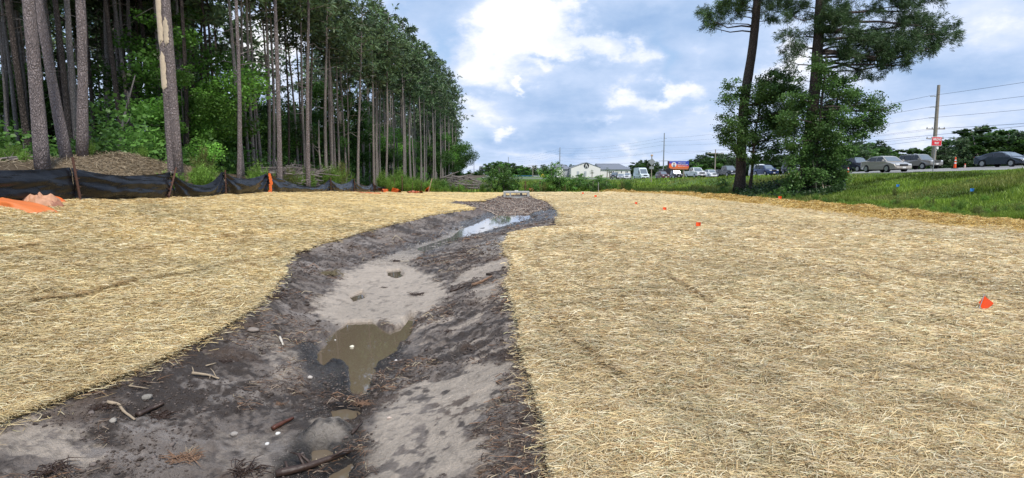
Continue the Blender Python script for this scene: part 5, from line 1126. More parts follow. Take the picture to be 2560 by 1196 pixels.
rootclump(960, 720, .06, "small black twig knot on the pale sand", M_dk, 5, 8)
rootclump(1045, 738, .12, "dark root knot at the right rim of the sand", M_dk, 6, 16)
rootclump(990, 655, .12, "dark clump of mud and roots beside the narrow stream", M_dk, 7, 14)
rootclump(760, 632, .12, "small dark root tuft near the upper left straw edge", M_dk, 8, 14)
rootclump(905, 1010, .07, "tuft of reddish roots beside the puddle's narrow tail", M_br, 9, 26, .4)
rootclump(700, 1012, .05, "reddish brown root shreds left of the muddy hummock", M_br, 10, 16, .3)
rootclump(250, 1020, .10, "dark splintered wood litter left of the bent peeled root", M_dk, 21, 12, .3)
rootclump(390, 1040, .12, "black matted roots right of the bent peeled root", M_dk, 22, 14, .3)
rootclump(120, 1180, .12, "dark roots in the bottom left corner of the mud", M_dk, 23, 14, .3)
rootclump(560, 905, .08, "small black root crumbs below the flat grey stone", M_dk, 24, 9, .3)
rootclump(690, 745, .16, "dark torn turf under the left straw corner", M_dk, 25, 12, .3)
rootclump(1120, 830, .09, "black fibres on the right bank opposite the puddle", M_dk, 26, 14, .3)
rootclump(1195, 1080, .05, "dark leaf litter knot on the lower right sand", M_dk, 27, 10, .3)
rootclump(1060, 900, .09, "brown shredded roots between puddle and lower sand", M_br, 28, 16, .3)
# ---- survey flags
def flag(u, v, h, s, mat, lab, lean=(0, 0), rot=0, face=0.0, straw=True):
    p = onground(u, v); r = empty("survey_flag", (p.x, p.y, p.z+.03)); tag(r, lab, "flag"); tp = Vector((lean[0], lean[1], h)); T = MB(); T.tube([(0, 0, -.05), tuple(tp)], .0045 if p.y < 12 else .006, 5); T.build("wire", M_steel, r)
    nu, nv = 8, 6; V = []; ax = Vector((math.cos(face), math.sin(face), 0)); c, s_ = math.cos(rot), math.sin(rot)
    for j in range(nv):
        for i in range(nu):
            a, b = i/(nu-1), j/(nv-1)-1; X_, Z_ = a*s*1.25, b*s; V.append(tp+ax*(X_*c-Z_*s_)+Vector((0, .02*math.sin(a*5+b*2), X_*s_+Z_*c)))
    mk("flag_sheet", [tuple(q) for q in V], grid_faces(nv, nu), mat, r, smooth=True); return r
p = onground(2400, 815)
f = flag(2440, 790, .20, .125, M_flag, "orange survey flag nearest the camera, bent low over the straw at right", lean=(.16, .10), rot=-.75, face=.1)
flag(1739, 578, .22, .11, M_flag, "orange survey flag in the middle of the right straw field", rot=0)
flag(1655, 531, .18, .12, M_flag, "orange survey flag, third nearest, farther along the right straw field", lean=(.03, 0))
flag(1588, 517, .22, .10, M_flag, "small orange survey flag fourth nearest in the right straw field", rot=-.4)
flag(1486, 497, .2, .12, M_flag, "tiny orange survey flag just before the middle bushes")
flag(1455, 489, .2, .11, M_flag, "farthest tiny orange survey flag near the straw's far edge")
flag(1500, 531, .08, .10, M_flag, "faint orange survey flag lying down in the right straw field", rot=-1.2)
flag(1945, 505, .3, .16, M_flag, "orange flag beside the lime seedling under the pines")
flag(2240, 474, .25, .14, M_blueflag, "blue survey flag on the verge below the wrong way sign")
flag(2424, 486, .25, .15, M_blueflag, "blue survey flag nearest the frame edge on the verge")
flag(1938, 471, .25, .14, M_blueflag, "blue survey flag between the two big pines")
pa_ = onground(1796, 494); pb_ = onground(1832, 494); T = MB(); T.box(((pa_.x+pb_.x)/2, (pa_.y+pb_.y)/2, pa_.z+.06), (abs(pb_.x-pa_.x), .25, .10)); tag(T.build("white_board", M_white, None, bevel=.01), "short white board lying where straw meets grass below the slimmer pine", "board")
# ---- road
ys = np.concatenate([np.arange(-20, 330, 2.0)]); xs = np.array([31.3, 31.9, 34, 38, 42, 46, 50.3]); XX = xs[None]+SH(ys)[:, None]; YY = np.repeat(ys[:, None], len(xs), 1)
ZZ = ZRX(XX, YY)+.03
mr = bpy.data.materials.new("asphalt"); mr.use_nodes = True; t_ = NT(mr.node_tree); co = t_.add('ShaderNodeTexCoord').outputs['Object']; n_ = t_.noise(co, .6, 5, .6); n2_ = t_.noise(co, 30, 4, .6)
c_ = t_.mix(t_.m('MULTIPLY_ADD', n2_, .4, t_.m('MULTIPLY', n_, .6)), (.17, .17, .17, 1), (.31, .305, .295, 1)); p_ = t_.add('ShaderNodeBsdfPrincipled', {'Base Color': c_, 'Roughness': .9}); t_.nt.links.new(p_.outputs[0], t_.add('ShaderNodeOutputMaterial').inputs[0])
tag(mk("road", np.stack([XX.ravel(), YY.ravel(), ZZ.ravel()], 1), grid_faces(len(ys), len(xs)), mr), kind='structure')
def stripe(xo, w_, y0, y1, mat, V, Fs):
    yy = np.arange(y0, y1+.01, 2.0) if y1-y0 > 4 else np.array([y0, y1]); b = len(V)
    for y_ in yy:
        for s in (-w_/2, w_/2): x_ = xo+s+SH(y_); V.append((x_, y_, float(ZRX(np.array([x_]), np.array([y_]))[0])+.036))
    for i in range(len(yy)-1): Fs.append((b+2*i, b+2*i+1, b+2*i+3, b+2*i+2))
V, Fs = [], []; stripe(32.1, .12, -20, 300, 0, V, Fs)
for xo in (36.2, 40.2): 
    for k in range(26): stripe(xo, .12, -10+12*k, -7+12*k, 0, V, Fs)
tag(mk("road_markings", V, Fs, M_white), kind='structure')
V, Fs = [], []; stripe(44.0, .12, -20, 300, 0, V, Fs); tag(mk("yellow_road_line", V, Fs, pmat("yellow_paint", (.6, .42, .05), .7)), kind='structure')

# ================================================================== VEHICLES
M_glass = pmat("tinted_glass", (.014, .018, .024), .08, spec=.6)
M_wind = pmat("windscreen_glass", (.13, .16, .19), .08, spec=.8, coat=.5)  # pale blue base colour stands in for sky reflected in the windscreens
M_rim = pmat("alloy", (.55, .56, .58), .3, metal=.8); M_lamp = pmat("lamp_glass", (.75, .77, .8), .12, coat=.6); M_tail = pmat("tail_lamp", (.35, .02, .015), .25, coat=.5)
M_grille = pmat("grille", (.02, .02, .022), .5); M_chrome = pmat("chrome", (.7, .7, .72), .15, metal=1); M_plate = pmat("plate", (.7, .7, .68), .5)
def paint(n, c, metal=.35): return pmat(n, c, .28, metal=metal, coat=.7)
SPEC = {
 'sedan': dict(L=4.55, W=1.74, H=1.46, belt=.93, wx=(-1.32, 1.33), r=.32, top=[(-2.26,.52),(-2.25,.88),(-2.12,1.0),(-1.5,1.03),(-.9,.97),(.6,.94),(1.15,.93),(1.7,.82),(2.1,.70),(2.26,.52)], cab=[(-1.78,.97),(-1.05,1.36),(-.55,1.44),(.05,1.46),(.42,1.41),(1.22,.90)], pil=[-.35, .0], spl=[-1.02,-.22]),
 'coupe': dict(L=4.5, W=1.76, H=1.36, belt=.90, wx=(-1.27, 1.35), r=.32, top=[(-2.24,.52),(-2.25,.88),(-2.12,.99),(-1.7,1.0),(-.8,.93),(.6,.90),(1.2,.88),(1.75,.76),(2.1,.66),(2.25,.5)], cab=[(-2.0,.96),(-1.2,1.2),(-.6,1.33),(-.1,1.36),(.3,1.31),(1.25,.86)], spl=[-.45]),
 'suv': dict(L=4.75, W=1.86, H=1.76, belt=1.06, wx=(-1.35, 1.40), r=.37, top=[(-2.36,.6),(-2.36,1.0),(-2.33,1.10),(-1.0,1.10),(.9,1.08),(1.2,1.08),(2.1,1.02),(2.32,.92),(2.36,.6)], cab=[(-2.32,1.05),(-2.12,1.66),(-1.9,1.74),(0,1.77),(.42,1.71),(1.15,1.04)], spl=[-1.35,-.35,.0]),
 'crossover': dict(L=4.45, W=1.82, H=1.64, belt=1.0, wx=(-1.30, 1.30), r=.35, top=[(-2.2,.55),(-2.22,.95),(-2.15,1.08),(-1.0,1.06),(.8,1.0),(1.1,1.0),(1.8,.92),(2.15,.78),(2.22,.55)], cab=[(-2.14,1.0),(-1.85,1.45),(-1.5,1.58),(-.6,1.64),(.1,1.62),(.42,1.55),(1.22,.96)], spl=[-1.25,-.3]),
 'pickup': dict(L=5.75, W=1.98, H=1.92, belt=1.18, wx=(-1.72, 1.78), r=.40, top=[(-2.85,.62),(-2.86,.78),(-.95,.78),(-.94,1.22),(.9,1.20),(1.3,1.20),(2.5,1.14),(2.80,1.02),(2.86,.62)], cab=[(-.92,1.15),(-.82,1.80),(-.6,1.90),(.1,1.92),(.62,1.86),(1.32,1.15)], spl=[-.02, .02], bed=(-2.86, -.95, 1.27)),
 'jeep': dict(L=4.3, W=1.87, H=1.84, belt=1.15, wx=(-1.25, 1.30), r=.42, top=[(-2.0,.65),(-2.0,1.17),(.75,1.17),(.85,1.17),(1.9,1.12),(2.0,1.05),(2.02,.65)], cab=[(-1.98,1.1),(-1.9,1.76),(-1.75,1.84),(.3,1.84),(.42,1.79),(.78,1.12)], spl=[-.9, -.05]),
 'van': dict(L=5.6, W=2.0, H=2.62, belt=1.25, wx=(-1.72, 1.85), r=.36, top=[(-2.75,.5),(-2.78,.9),(-2.78,1.35),(1.0,1.35),(1.75,1.32),(2.45,1.12),(2.72,.92),(2.78,.55)], cab=[(-2.76,1.2),(-2.68,2.50),(-2.5,2.58),(.3,2.62),(.85,2.52),(1.05,2.35),(1.85,1.28)], spl=[], frontonly=.45),
}
def vehicle(kind, pm, loc, rz, label, rimmat=None, name="car", cat="car", dark_glass=True):
    S = SPEC[kind]; L, W, H, belt, r = S['L'], S['W'], S['H'], S['belt'], S['r']; root = empty(name, loc, rz); tag(root, label, cat); hl = L/2
    def warp(x, y, z):
        k = 1-.16*min(1, abs(x)/hl)**7*(1 if kind != 'van' else .5)
        if z > belt: k *= 1-(.20 if kind not in ('van', 'jeep') else .08)*(z-belt)/(H-belt)
        return (x, y*k, z)
    def slices(poly, lv, mat, nm, parent=root, sm=True):
        T = MB(); n = len(poly); zc = sum(p[1] for p in poly)/n; rings = []
        for (y, sx, sz) in lv: rings.append([warp(x*sx, y, zc+(z-zc)*sz) for x, z in poly])
        pts = [p for q in rings for p in q]; fs = []
        for i in range(len(lv)-1):
            for k in range(n): fs.append((i*n+k, i*n+(k+1) % n, (i+1)*n+(k+1) % n, (i+1)*n+k))
        fs.append(tuple(range(n))); fs.append(tuple(reversed(range((len(lv)-1)*n, len(lv)*n)))); T.poly(pts, fs); o = T.build(nm, mat, parent)
        return o
    ar = r*1.2; zb = .24 if kind not in ('suv', 'pickup', 'jeep') else .42
    bot = []
    for wx in sorted(S['wx'], reverse=True):
        bot.append((wx+ar, zb)); bot += [(wx+ar*math.cos(a), r*.95+ar*math.sin(a)) for a in [math.pi*k/8 for k in range(0, 9)] if r*.95+ar*math.sin(a) > zb-.001]; bot.append((wx-ar, zb))
    poly = S['top']+[(hl-.06, zb+.06)]+bot+[(-hl+.06, zb+.06)]
    h = W/2; slices(poly, [(-h, .992, .95), (-h+.05, 1, .995), (-h+.22, 1, 1), (h-.22, 1, 1), (h-.05, 1, .995), (h, .992, .95)], pm, "body")
    under = [(-hl+.25, zb-.02), (-hl+.25, S['top'][1][1]-.25), (hl-.3, belt-.35), (hl-.3, zb-.02)]
    slices(under, [(-h+.24, 1, 1), (h-.24, 1, 1)], M_black, "underbody")
    cabh = h-.10; slices(S['cab'], [(-cabh, .995, .975), (-cabh+.10, 1, 1.0), (cabh-.10, 1, 1.0), (cabh, .995, .975)], pm, "cabin")
    cab = S['cab']; zt_ = max(z for x, z in cab); rear = [p for p in cab if p[0] < (cab[0][0]+cab[-1][0])/2]; front = [p for p in cab if p not in rear]
    w0, w1 = belt+.04, H-.11
    def xr(z): return np.interp(z, [p[1] for p in rear], [p[0] for p in rear])
    def xf(z): q = sorted(front, key=lambda p: p[1]); return np.interp(z, [p[1] for p in q], [p[0] for p in q])
    if S.get('frontonly') is not None: segs = [('f', S['frontonly'], None)]; w1 = 2.05
    else:
        cuts = [None]+S['spl']+[None]; segs = [('s', cuts[i], cuts[i+1]) for i in range(len(cuts)-1)]
    for (_, a, b) in segs:
        if a is not None and b is not None and abs(a-b) < .06: continue
        a0 = (xr(w0)+.16 if a is None else a+.04); a1 = (xr(w1)+.10 if a is None else a+.05); b0 = (xf(w0)-.14 if b is None else b-.04); b1 = (xf(w1)-.05 if b is None else b-.03)
        if kind == 'coupe' and a is None: a0 += .35
        for sg in (-1, 1):
            T = MB(); pts = [warp(x, sg*(cabh+e), z) for e in (-.02, .010) for (x, z) in ((a0, w0), (b0, w0), (b1, w1), (a1, w1))]
            T.poly(pts, [(3,2,1,0),(4,5,6,7),(0,1,5,4),(1,2,6,5),(2,3,7,6),(3,0,4,7)]); T.build("window", M_glass, root)
    def screen(nm, z0, z1, fx, sgn, yw):
        xa, xb = fx(z0), fx(z1); T = MB(); pts = []
        for e in (-.03, .018): pts += [warp(xa+sgn*e, -yw, z0+e*.5), warp(xa+sgn*e, yw, z0+e*.5), warp(xb+sgn*e, yw, z1+e*.5), warp(xb+sgn*e, -yw, z1+e*.5)]
        T.poly(pts, [(3,2,1,0),(4,5,6,7),(0,1,5,4),(1,2,6,5),(2,3,7,6),(3,0,4,7)]); T.build(nm, M_wind if nm == 'windshield' else M_glass, root)
    screen("windshield", w0, min(H-.10, w1+.02) if kind != 'van' else 2.3, xf, 1, cabh-.12)
    if kind != 'van': screen("rear_window", w0+.04, w1-.02, xr, -1, cabh-.16)
    if 'bed' in S:
        x0, x1, zz = S['bed']
        for (nm, c, d) in (("bed_side", ((x0+x1)/2, h-.06, (zz+.74)/2), (x1-x0-.02, .10, zz-.74)), ("bed_side", ((x0+x1)/2, -h+.06, (zz+.74)/2), (x1-x0-.02, .10, zz-.74)), ("tailgate", (x0+.05, 0, (zz+.74)/2), (.08, W-.25, zz-.74))):
            T = MB(); T.box(c, d); T.build(nm, pm, root, bevel=.012)
    for wx in S['wx']:
        for sg in (-1, 1):
            T = MB(); y0 = sg*(h-.115); T.lathe([(r*.62, -.11), (r*.93, -.11), (r, -.08), (r, .08), (r*.93, .11), (r*.62, .11)], (wx, y0, r), 22, 'Y'); ty = T.build("wheel", M_rubber, root, smooth=False)
            T = MB(); yo = sg*(h-.012); T.lathe([(r*.63, -.05), (r*.63, .012), (r*.55, .012), (r*.54, -.02)], (wx, y0+sg*.09, r), 22, 'Y')
            for k in range(6): a = k*math.pi/3; T.box((wx+math.cos(a)*r*.30, y0+sg*.095, r+math.sin(a)*r*.30), (r*.56, .02, r*.15), Matrix.Rotation(-a, 3, 'Y'))
            T.lathe([(r*.14, -.015), (r*.13, .02)], (wx, y0+sg*.10, r), 10, 'Y'); rm = T.build("rim", rimmat or M_rim, ty)
    tf = S['top']; xn = hl
    zl = {'sedan': .66, 'coupe': .62, 'suv': .93, 'crossover': .80, 'pickup': .97, 'jeep': .93, 'van': .93}[kind]
    for sg in (-1, 1):
        T = MB(); lw = .34 if kind != 'jeep' else .2
        q = [warp(hl-.02+.04*(kind in ('pickup', 'suv', 'jeep')), sg*(h-.18), zl)]; T.box((hl-.07, sg*(h*.84-.20), zl), (.12, lw, .14 if kind != 'jeep' else .2)); T.build("headlight", M_lamp, root, bevel=.02)
        T = MB(); T.box((-hl+.05, sg*(h*.84-.10), (.85 if kind not in ('pickup', 'van') else 1.0)), (.10, .2, .22)); T.build("taillight", M_tail, root, bevel=.015)
        T = MB(); mx = xf(w0)-.18; T.box((mx, sg*(h+.06), w0+.07), (.10, .20, .14), Matrix.Rotation(.1*sg, 3, 'Z')); T.build("mirror", pm if kind != 'van' else M_black, root, bevel=.03)
        for k in range(len(S['spl']) and 2): T = MB(); T.box((-.75+k*1.0, sg*(h+.002), belt-.10), (.15, .03, .035)); T.build("door_handle", pm, root)
    T = MB(); T.box((hl-.035, 0, zl-.02), (.10, W*.42 if kind not in ('pickup', 'suv', 'jeep') else W*.5, .13 if kind in ('sedan', 'coupe') else .24)); T.build("grille", M_grille, root, bevel=.01)
    if kind == 'suv':
        for k in range(7): T = MB(); T.box((hl+.02, -.39+k*.13, zl-.02), (.02, .035, .2)); T.build("grille_bar", pm, root)
    T = MB(); T.box((hl-.10, 0, zb+.16), (.26, W*.80, .18)); T.build("bumper", pm if kind in ('sedan', 'coupe', 'crossover', 'suv') else M_black if kind in ('van', 'jeep') else M_chrome, root, bevel=.04)
    T = MB(); T.box((hl+.04, 0, zb+.18), (.015, .3, .15)); T.build("licence_plate", M_plate, root)
    return root
def ondrive(u, Z_, dx=0):
    x_ = (u-1280)*Z_/F*1.0+dx; x_ = P(u, 430, Z_).x+dx; return (x_, Z_, float(ZRX(np.array([x_]), np.array([Z_]))[0])+.03)
HD = -math.pi/2
def hdg(Z_): return HD+math.atan(-.006*max(Z_-100, 0))*1.0
vehicle('sedan', paint("beige_silver", (.46, .42, .36)), ondrive(2212, 51), HD+R(3), "beige silver four door sedan just left of the wrong way sign")
vehicle('suv', paint("tan_grey", (.27, .25, .22)), ondrive(2296, 66), HD+R(8), "boxy grey brown off-road wagon behind the wrong way sign")
vehicle('coupe', paint("slate_blue", (.050, .065, .085)), ondrive(2508, 51), HD+R(8), "dark blue grey two door coupe at the frame edge")
vehicle('pickup', paint("navy", (.012, .016, .035)), ondrive(2136, 76), HD+R(6), "dark navy pickup truck half hidden behind the beige sedan", cat="pickup truck", name="pickup_truck")
vehicle('crossover', paint("deep_blue", (.018, .045, .14)), ondrive(1914, 87), HD+R(8), "deep blue crossover seen between the two big pines")
vehicle('pickup', paint("charcoal", (.045, .05, .058)), ondrive(1820, 98), HD+R(4), "charcoal crew cab pickup partly behind the slimmer pine trunk", cat="pickup truck", name="pickup_truck")
vehicle('pickup', paint("truck_white", (.74, .76, .78), 0), ondrive(1739, 103), HD+R(5), "white pickup truck with a black grille right of the billboard", cat="pickup truck", name="pickup_truck")
vehicle('crossover', paint("pearl_white", (.72, .74, .76), 0), ondrive(1777, 116), HD, "white wagon directly behind the white pickup truck")
vehicle('jeep', paint("black_paint", (.012, .012, .014)), ondrive(1691, 128), HD, "black boxy off-roader under the billboard", cat="off-roader")
vehicle('crossover', paint("maroon", (.13, .035, .035)), ondrive(1656, 124), HD+R(6), "maroon crossover right of the diamond sign's back")
vehicle('van', paint("pale_blue_white", (.62, .70, .72), 0), ondrive(1603, 128), HD+R(7), "tall pale delivery van left of the diamond sign's back", cat="van", name="van")
vehicle('crossover', paint("small_white", (.7, .72, .74), 0), ondrive(1569, 152), hdg(150), "small white wagon just left of the tall pale van")
vehicle('pickup', paint("dark_brown", (.03, .025, .024)), ondrive(1537, 166), hdg(160), "dark brown pickup before the right end of the white building", cat="pickup truck", name="pickup_truck")
vehicle('sedan', paint("silver", (.45, .46, .47)), ondrive(1553, 160), hdg(160), "silver car partly behind the dark brown pickup")
vehicle('van', paint("white_van", (.76, .77, .78), 0), ondrive(1872, 118, 2), HD, "white van glimpsed between the pine trunk and the thin tree", cat="van", name="van")
vehicle('suv', paint("black_suv", (.015, .016, .02)), ondrive(1985, 82), HD, "dark wagon mostly hidden behind the larger pine's leaves")
# dark box trailer in front of the maroon car
tp_ = ondrive(1664, 137); tr = empty("trailer", tp_, HD); tag(tr, "black enclosed trailer rising behind the maroon crossover", "trailer")
T = MB(); T.box((0, 0, 1.45), (5.0, 2.1, 1.9)); T.build("box", pmat("trailer_black", (.012, .012, .014), .4), tr, bevel=.03)
for sg in (-1, 1):
    for wx in (-.45, .45): T = MB(); T.lathe([(.3, -.1), (.33, -.07), (.33, .07), (.3, .1)], (wx, sg*.95, .33), 16, 'Y'); T.build("wheel", M_rubber, tr)
T = MB(); T.box((0, 0, .47), (5.0, 1.6, .08)); T.box((3.1, 0, .5), (1.3, .1, .08)); T.build("frame", M_steel, tr)
T = MB(); T.box((1.2, -1.055, 2.2), (1.1, .012, .16)); T.build("white_strip", M_white, tr)
# ---- cones
def cone(u, Z_, h, lab):
    x_, y_, z_ = ondrive(u, Z_); r = empty("traffic_cone", (x_, y_, z_)); tag(r, lab, "traffic cone"); T = MB(); T.box((0, 0, .03), (.42, .42, .06)); T.build("base", M_black, r)
    T = MB(); T.lathe([(.13, .06), (.055, h), (.03, h+.06)], n=14); T.build("cone", M_flag, r)
    for k in (.45, .7): T = MB(); rr = .13-(.075)*k; T.lathe([(rr+.006, h*k), (rr-.004, h*k+.12)], n=14); T.build("white_band", M_white, r)
cone(2386, 56, 1.08, "tall slim orange traffic cone with white bands between the wagon and coupe")
cone(2411, 74, .75, "smaller orange traffic cone left of the coupe's tail"); cone(2120, 60, .5, "little orange traffic cone by the navy pickup's wheel"); cone(1972, 90, .6, "little orange traffic cone right of the blue crossover")
# ---- lettering
def text(body, size, mat, parent, loc, rot, name="lettering", bold=.02, width=None):
    cu = bpy.data.curves.new(name, 'FONT'); cu.body = body; cu.size = size; cu.extrude = .004; cu.offset = bold*size; cu.align_x = 'CENTER'; cu.align_y = 'CENTER'; cu.space_character = 1.08; cu.materials.append(mat)
    o = bpy.data.objects.new(name, cu); COL.objects.link(o); o.parent = parent; o.location = loc; o.rotation_euler = rot
    bpy.context.view_layer.update(); me = bpy.data.meshes.new_from_object(o.evaluated_get(bpy.context.evaluated_depsgraph_get())); w0_ = o.dimensions.x; bpy.data.objects.remove(o)
    if not me.materials: me.materials.append(mat)
    o = bpy.data.objects.new(name, me); COL.objects.link(o); o.parent = parent; o.location = loc; o.rotation_euler = rot
    if width: o.scale = (width/max(w0_, .01), 1, 1)
    return o
# WRONG WAY sign
Zs = 41.5; pb = P(2332, 428, Zs); pt = P(2339, 354, Zs); sr = empty("road_sign", (pb.x, pb.y, gh(pb.x, Zs)-.1), R(14)); tag(sr, "red WRONG WAY sign on a thin steel post beside the highway", "road sign"); zc = pt.z-sr.location.z
M_sr = pmat("sign_red", (.62, .02, .03), .4); T = MB(); T.tube([(0, 0, 0), (.05, 0, zc+.3)], .035, 6); T.build("post", M_steel, sr)
T = MB(); T.box((.05, -.05, zc), (.94, .014, .66)); T.build("white_border", M_white, sr); T = MB(); T.box((.05, -.062, zc), (.88, .012, .60)); T.build("panel", M_sr, sr)
text("WRONG", .24, M_white, sr, (.05, -.074, zc+.13), (R(90), 0, 0), width=.74); text("WAY", .24, M_white, sr, (.05, -.074, zc-.14), (R(90), 0, 0), width=.42)
T = MB(); T.lathe([(.10, -.02), (.10, .02)], (.22, -.02, zc-.47), 14, 'Y'); T.build("reflector", M_white, sr)
# back of a diamond sign
Zs = 92; pb = P(1628, 450, Zs); sr = empty("warning_sign", (pb.x, pb.y, gh(pb.x, Zs)-.1)); tag(sr, "back of a grey diamond sign with a small plate and beacon on its post", "road sign"); z0 = sr.location.z
T = MB(); T.box((0, 0, (P(1628, 390, Zs).z-z0)/2), (.14, .12, P(1628, 390, Zs).z-z0)); T.build("post", M_wood, sr)
zc = P(1628, 405, Zs).z-z0; T = MB(); T.box((0, -.08, zc), (.86, .02, .86), Matrix.Rotation(R(45), 3, 'Y')); T.build("diamond_panel", M_steel, sr)
zc = P(1628, 420, Zs).z-z0; T = MB(); T.box((0, -.08, zc), (.72, .02, .42)); T.build("small_plate", M_steel, sr)
zc = P(1628, 389, Zs).z-z0; T = MB(); T.box((0, 0, zc), (.34, .2, .26)); T.build("beacon", pmat("beacon", (.55, .36, .22), .5), sr, bevel=.03)
# billboard
Zs = 150; a, b = P(1673, 403.5, Zs), P(1721.5, 420, Zs); w_, h_ = b.x-a.x, a.z-b.z; br = empty("billboard", ((a.x+b.x)/2, Zs, .2)); tag(br, "blue and orange billboard with white lettering above the black off-roader", "billboard"); zc = (a.z+b.z)/2-.2
mb_ = bpy.data.materials.new("billboard_print"); mb_.use_nodes = True; t_ = NT(mb_.node_tree); sx = t_.add('ShaderNodeSeparateXYZ', {0: t_.add('ShaderNodeTexCoord').outputs['Generated']}); 
f_ = t_.m('ADD', t_.m('SUBTRACT', 1.0, sx.outputs[2]), t_.m('MULTIPLY', t_.m('SUBTRACT', .5, sx.outputs[0]), .35)); c_ = t_.ramp(f_, [(.30, (.035, .07, .42)), (.48, (.22, .05, .30)), (.62, (.70, .10, .05)), (.9, (.85, .16, .03))]); p_ = t_.add('ShaderNodeBsdfPrincipled', {'Base Color': c_, 'Roughness': .5}); t_.nt.links.new(p_.outputs[0], t_.add('ShaderNodeOutputMaterial').inputs[0])
T = MB(); T.box((0, 0, zc), (w_, .25, h_)); T.build("panel", mb_, br); T = MB(); T.box((.1, .05, zc-h_/2-.22), (w_*.92, .3, .38)); T.build("lower_trim", pmat("trim_orange", (.55, .16, .07), .6), br)
T = MB(); T.box((-w_/2-.16, .15, zc-.1), (.3, .6, h_+.3)); T.build("end_panel", pmat("dark_red", (.06, .015, .02), .6), br)
T = MB(); T.tube([(-.6, .3, 0), (-.6, .3, zc)], .22, 10); T.tube([(1.4, .3, 0), (1.4, .3, zc)], .22, 10); T.build("post", M_wood, br)
T = MB(); T.lathe([(.66, -.01), (.66, .01)], (-w_*.26, -.135, zc-.05), 24, 'Y'); T.build("white_halo", M_white, br); T = MB(); T.lathe([(.24, -.01), (.24, .01)], (-w_*.26, -.155, zc+.18), 18, 'Y'); T.build("face", pmat("portrait_skin", (.42, .16, .11), .6), br)
T = MB(); T.box((-w_*.26, -.155, zc-.42), (.6, .02, .55)); T.build("jacket", pmat("jacket", (.16, .2, .28), .6), br)
text("Where Cats", .34, M_white, br, (.75, -.15, zc+.42), (R(90), 0, 0), width=2.0); text("Make Southeast", .34, M_white, br, (1.0, -.15, zc+.02), (R(90), 0, 0), width=2.7); text("Best", .3, M_white, br, (0.1, -.15, zc-.42), (R(90), 0, 0), width=.8); text("Southeastern", .26, M_white, br, (1.45, -.15, zc-.42), (R(90), 0, 0), width=1.7)
# ---- utility poles and wires
def pole(ub, ut, vt, Z_, r0, arms, lab, side_arms=(), mat=None):
    b = P(ub, 435, Z_); t = P(ut, vt, Z_); g = min(gh(b.x, Z_), 2.2); r = empty("utility_pole", (b.x, Z_, g-.2)); tag(r, lab, "utility pole"); o = Vector(r.location); T = MB(); T.tube([(0, 0, 0), tuple(Vector((t.x, Z_, t.z))-o)], [r0, r0*.62], 10); T.build("pole", mat or M_wood, r)
    pts = []
    for (v, half) in arms:
        c = P(ut+(ub-ut)*(v-vt)/(435-vt), v, Z_)-o; T = MB(); T.box(tuple(c), (half*2, .12, .12)); T.build("crossarm", mat or M_wood, r)
        for s in (-1, -.4, .4, 1):
            T = MB(); T.lathe([(.05, 0), (.07, .1), (.04, .22)], tuple(c+Vector((s*half*.93, 0, .06))), 8); T.build("insulator", M_white if r0 < .2 else M_steel, r)
    for (v, s) in side_arms:
        c = P(ut+(ub-ut)*(v-vt)/(435-vt), v, Z_)-o; T = MB(); T.tube([tuple(c), tuple(c+Vector((s*.55, 0, .12))), tuple(c+Vector((s*1.05, 0, .10)))], [.05, .045, .06], 6); T.build("insulator_arm", M_steel, r)
    return o
pole(2331, 2347, 213, 80, .30, [(323, 1.3), (347, 1.2)], "tall leaning wooden utility pole behind the wrong way sign", [(243, -1), (270, -1), (297, -1)])
pole(1658, 1661, 333, 221, .28, [(403, 1.6)], "tall slim utility pole left of the billboard", [(347, 1), (355, -1), (364, 1), (378, -1)], M_steel)
pole(1399, 1400, 369, 300, .30, [], "tall grey pole rising behind the white building's left end", [(378, -1), (386, -1), (393, 1)], M_steel)
pole(1271, 1271, 393, 400, .30, [(416, 2.5), (421, 2.5)], "distant pole with two crossarms above the dark bushes", (), M_steel)
pole(1185, 1185, 404, 430, .30, [(424, 3), (432, 3)], "faintest distant pole beyond the brush heap", (), M_steel)
pole(1787, 1789, 374, 130, .17, [(384, 1.8)], "plain wooden utility pole with one crossarm right of the white pickup")
pole(1332, 1332, 414, 230, .17, [(415, 1.9), (420, 1.7)], "wooden pole with a double crossarm right of the concrete box")
def wire(pts, sagm, lab, r=.02):
    T = MB(); path = []
    for i in range(len(pts)-1):
        a, b = Vector(pts[i]), Vector(pts[i+1])
        for k in range(24): t = k/24; path.append(a.lerp(b, t)-Vector((0, 0, 4*sagm*t*(1-t))))
    path.append(Vector(pts[-1])); T.tube([tuple(p) for p in path], r, 4); tag(T.build("power_line", M_wire, None), lab, "power line")
def wz(v, Z_): return P(2340, v, Z_).z
for k, (v1, v2, dx, nm) in enumerate(((240, 346, -1, "topmost"), (268, 354, -1, "second from top"), (295, 363, -1, "third from top"), (321, 377, 1.2, "fourth from top, thin"), (323, 379, -1.2, "fifth from top, thin"), (345, 402, 1.1, "lowest"))):
    a = P(2343, v1, 80); b = P(1660, v2, 221); c = P(1400, 372+k*6, 300); d = P(1271, 396+k*5, 400)
    wire([(a.x+dx-4, -25, a.z+.2), (a.x+dx, 80, a.z), (b.x+dx, 221, b.z), (c.x, 300, c.z), (d.x, 400, d.z)], 1.2, nm+" power line strung along the tall highway poles", .022 if k < 3 or k == 5 else .015)
a = P(1789, 383, 130); wire([(a.x+1.4, 0, a.z+.6), (a.x+1.4, 130, a.z+.1), tuple(P(1661, 402, 221)), tuple(P(1332, 414, 230)), tuple(P(1150, 428, 300))], .7, "low service wire running past the plain wooden pole", .02)
a = P(1660, 379, 221); wire([tuple(P(2300, 345, 110)), tuple(P(1789, 374, 130)), tuple(P(1660, 380, 221)), tuple(P(1400, 400, 300))], .8, "slack wire between the plain pole and the slim pole", .02)
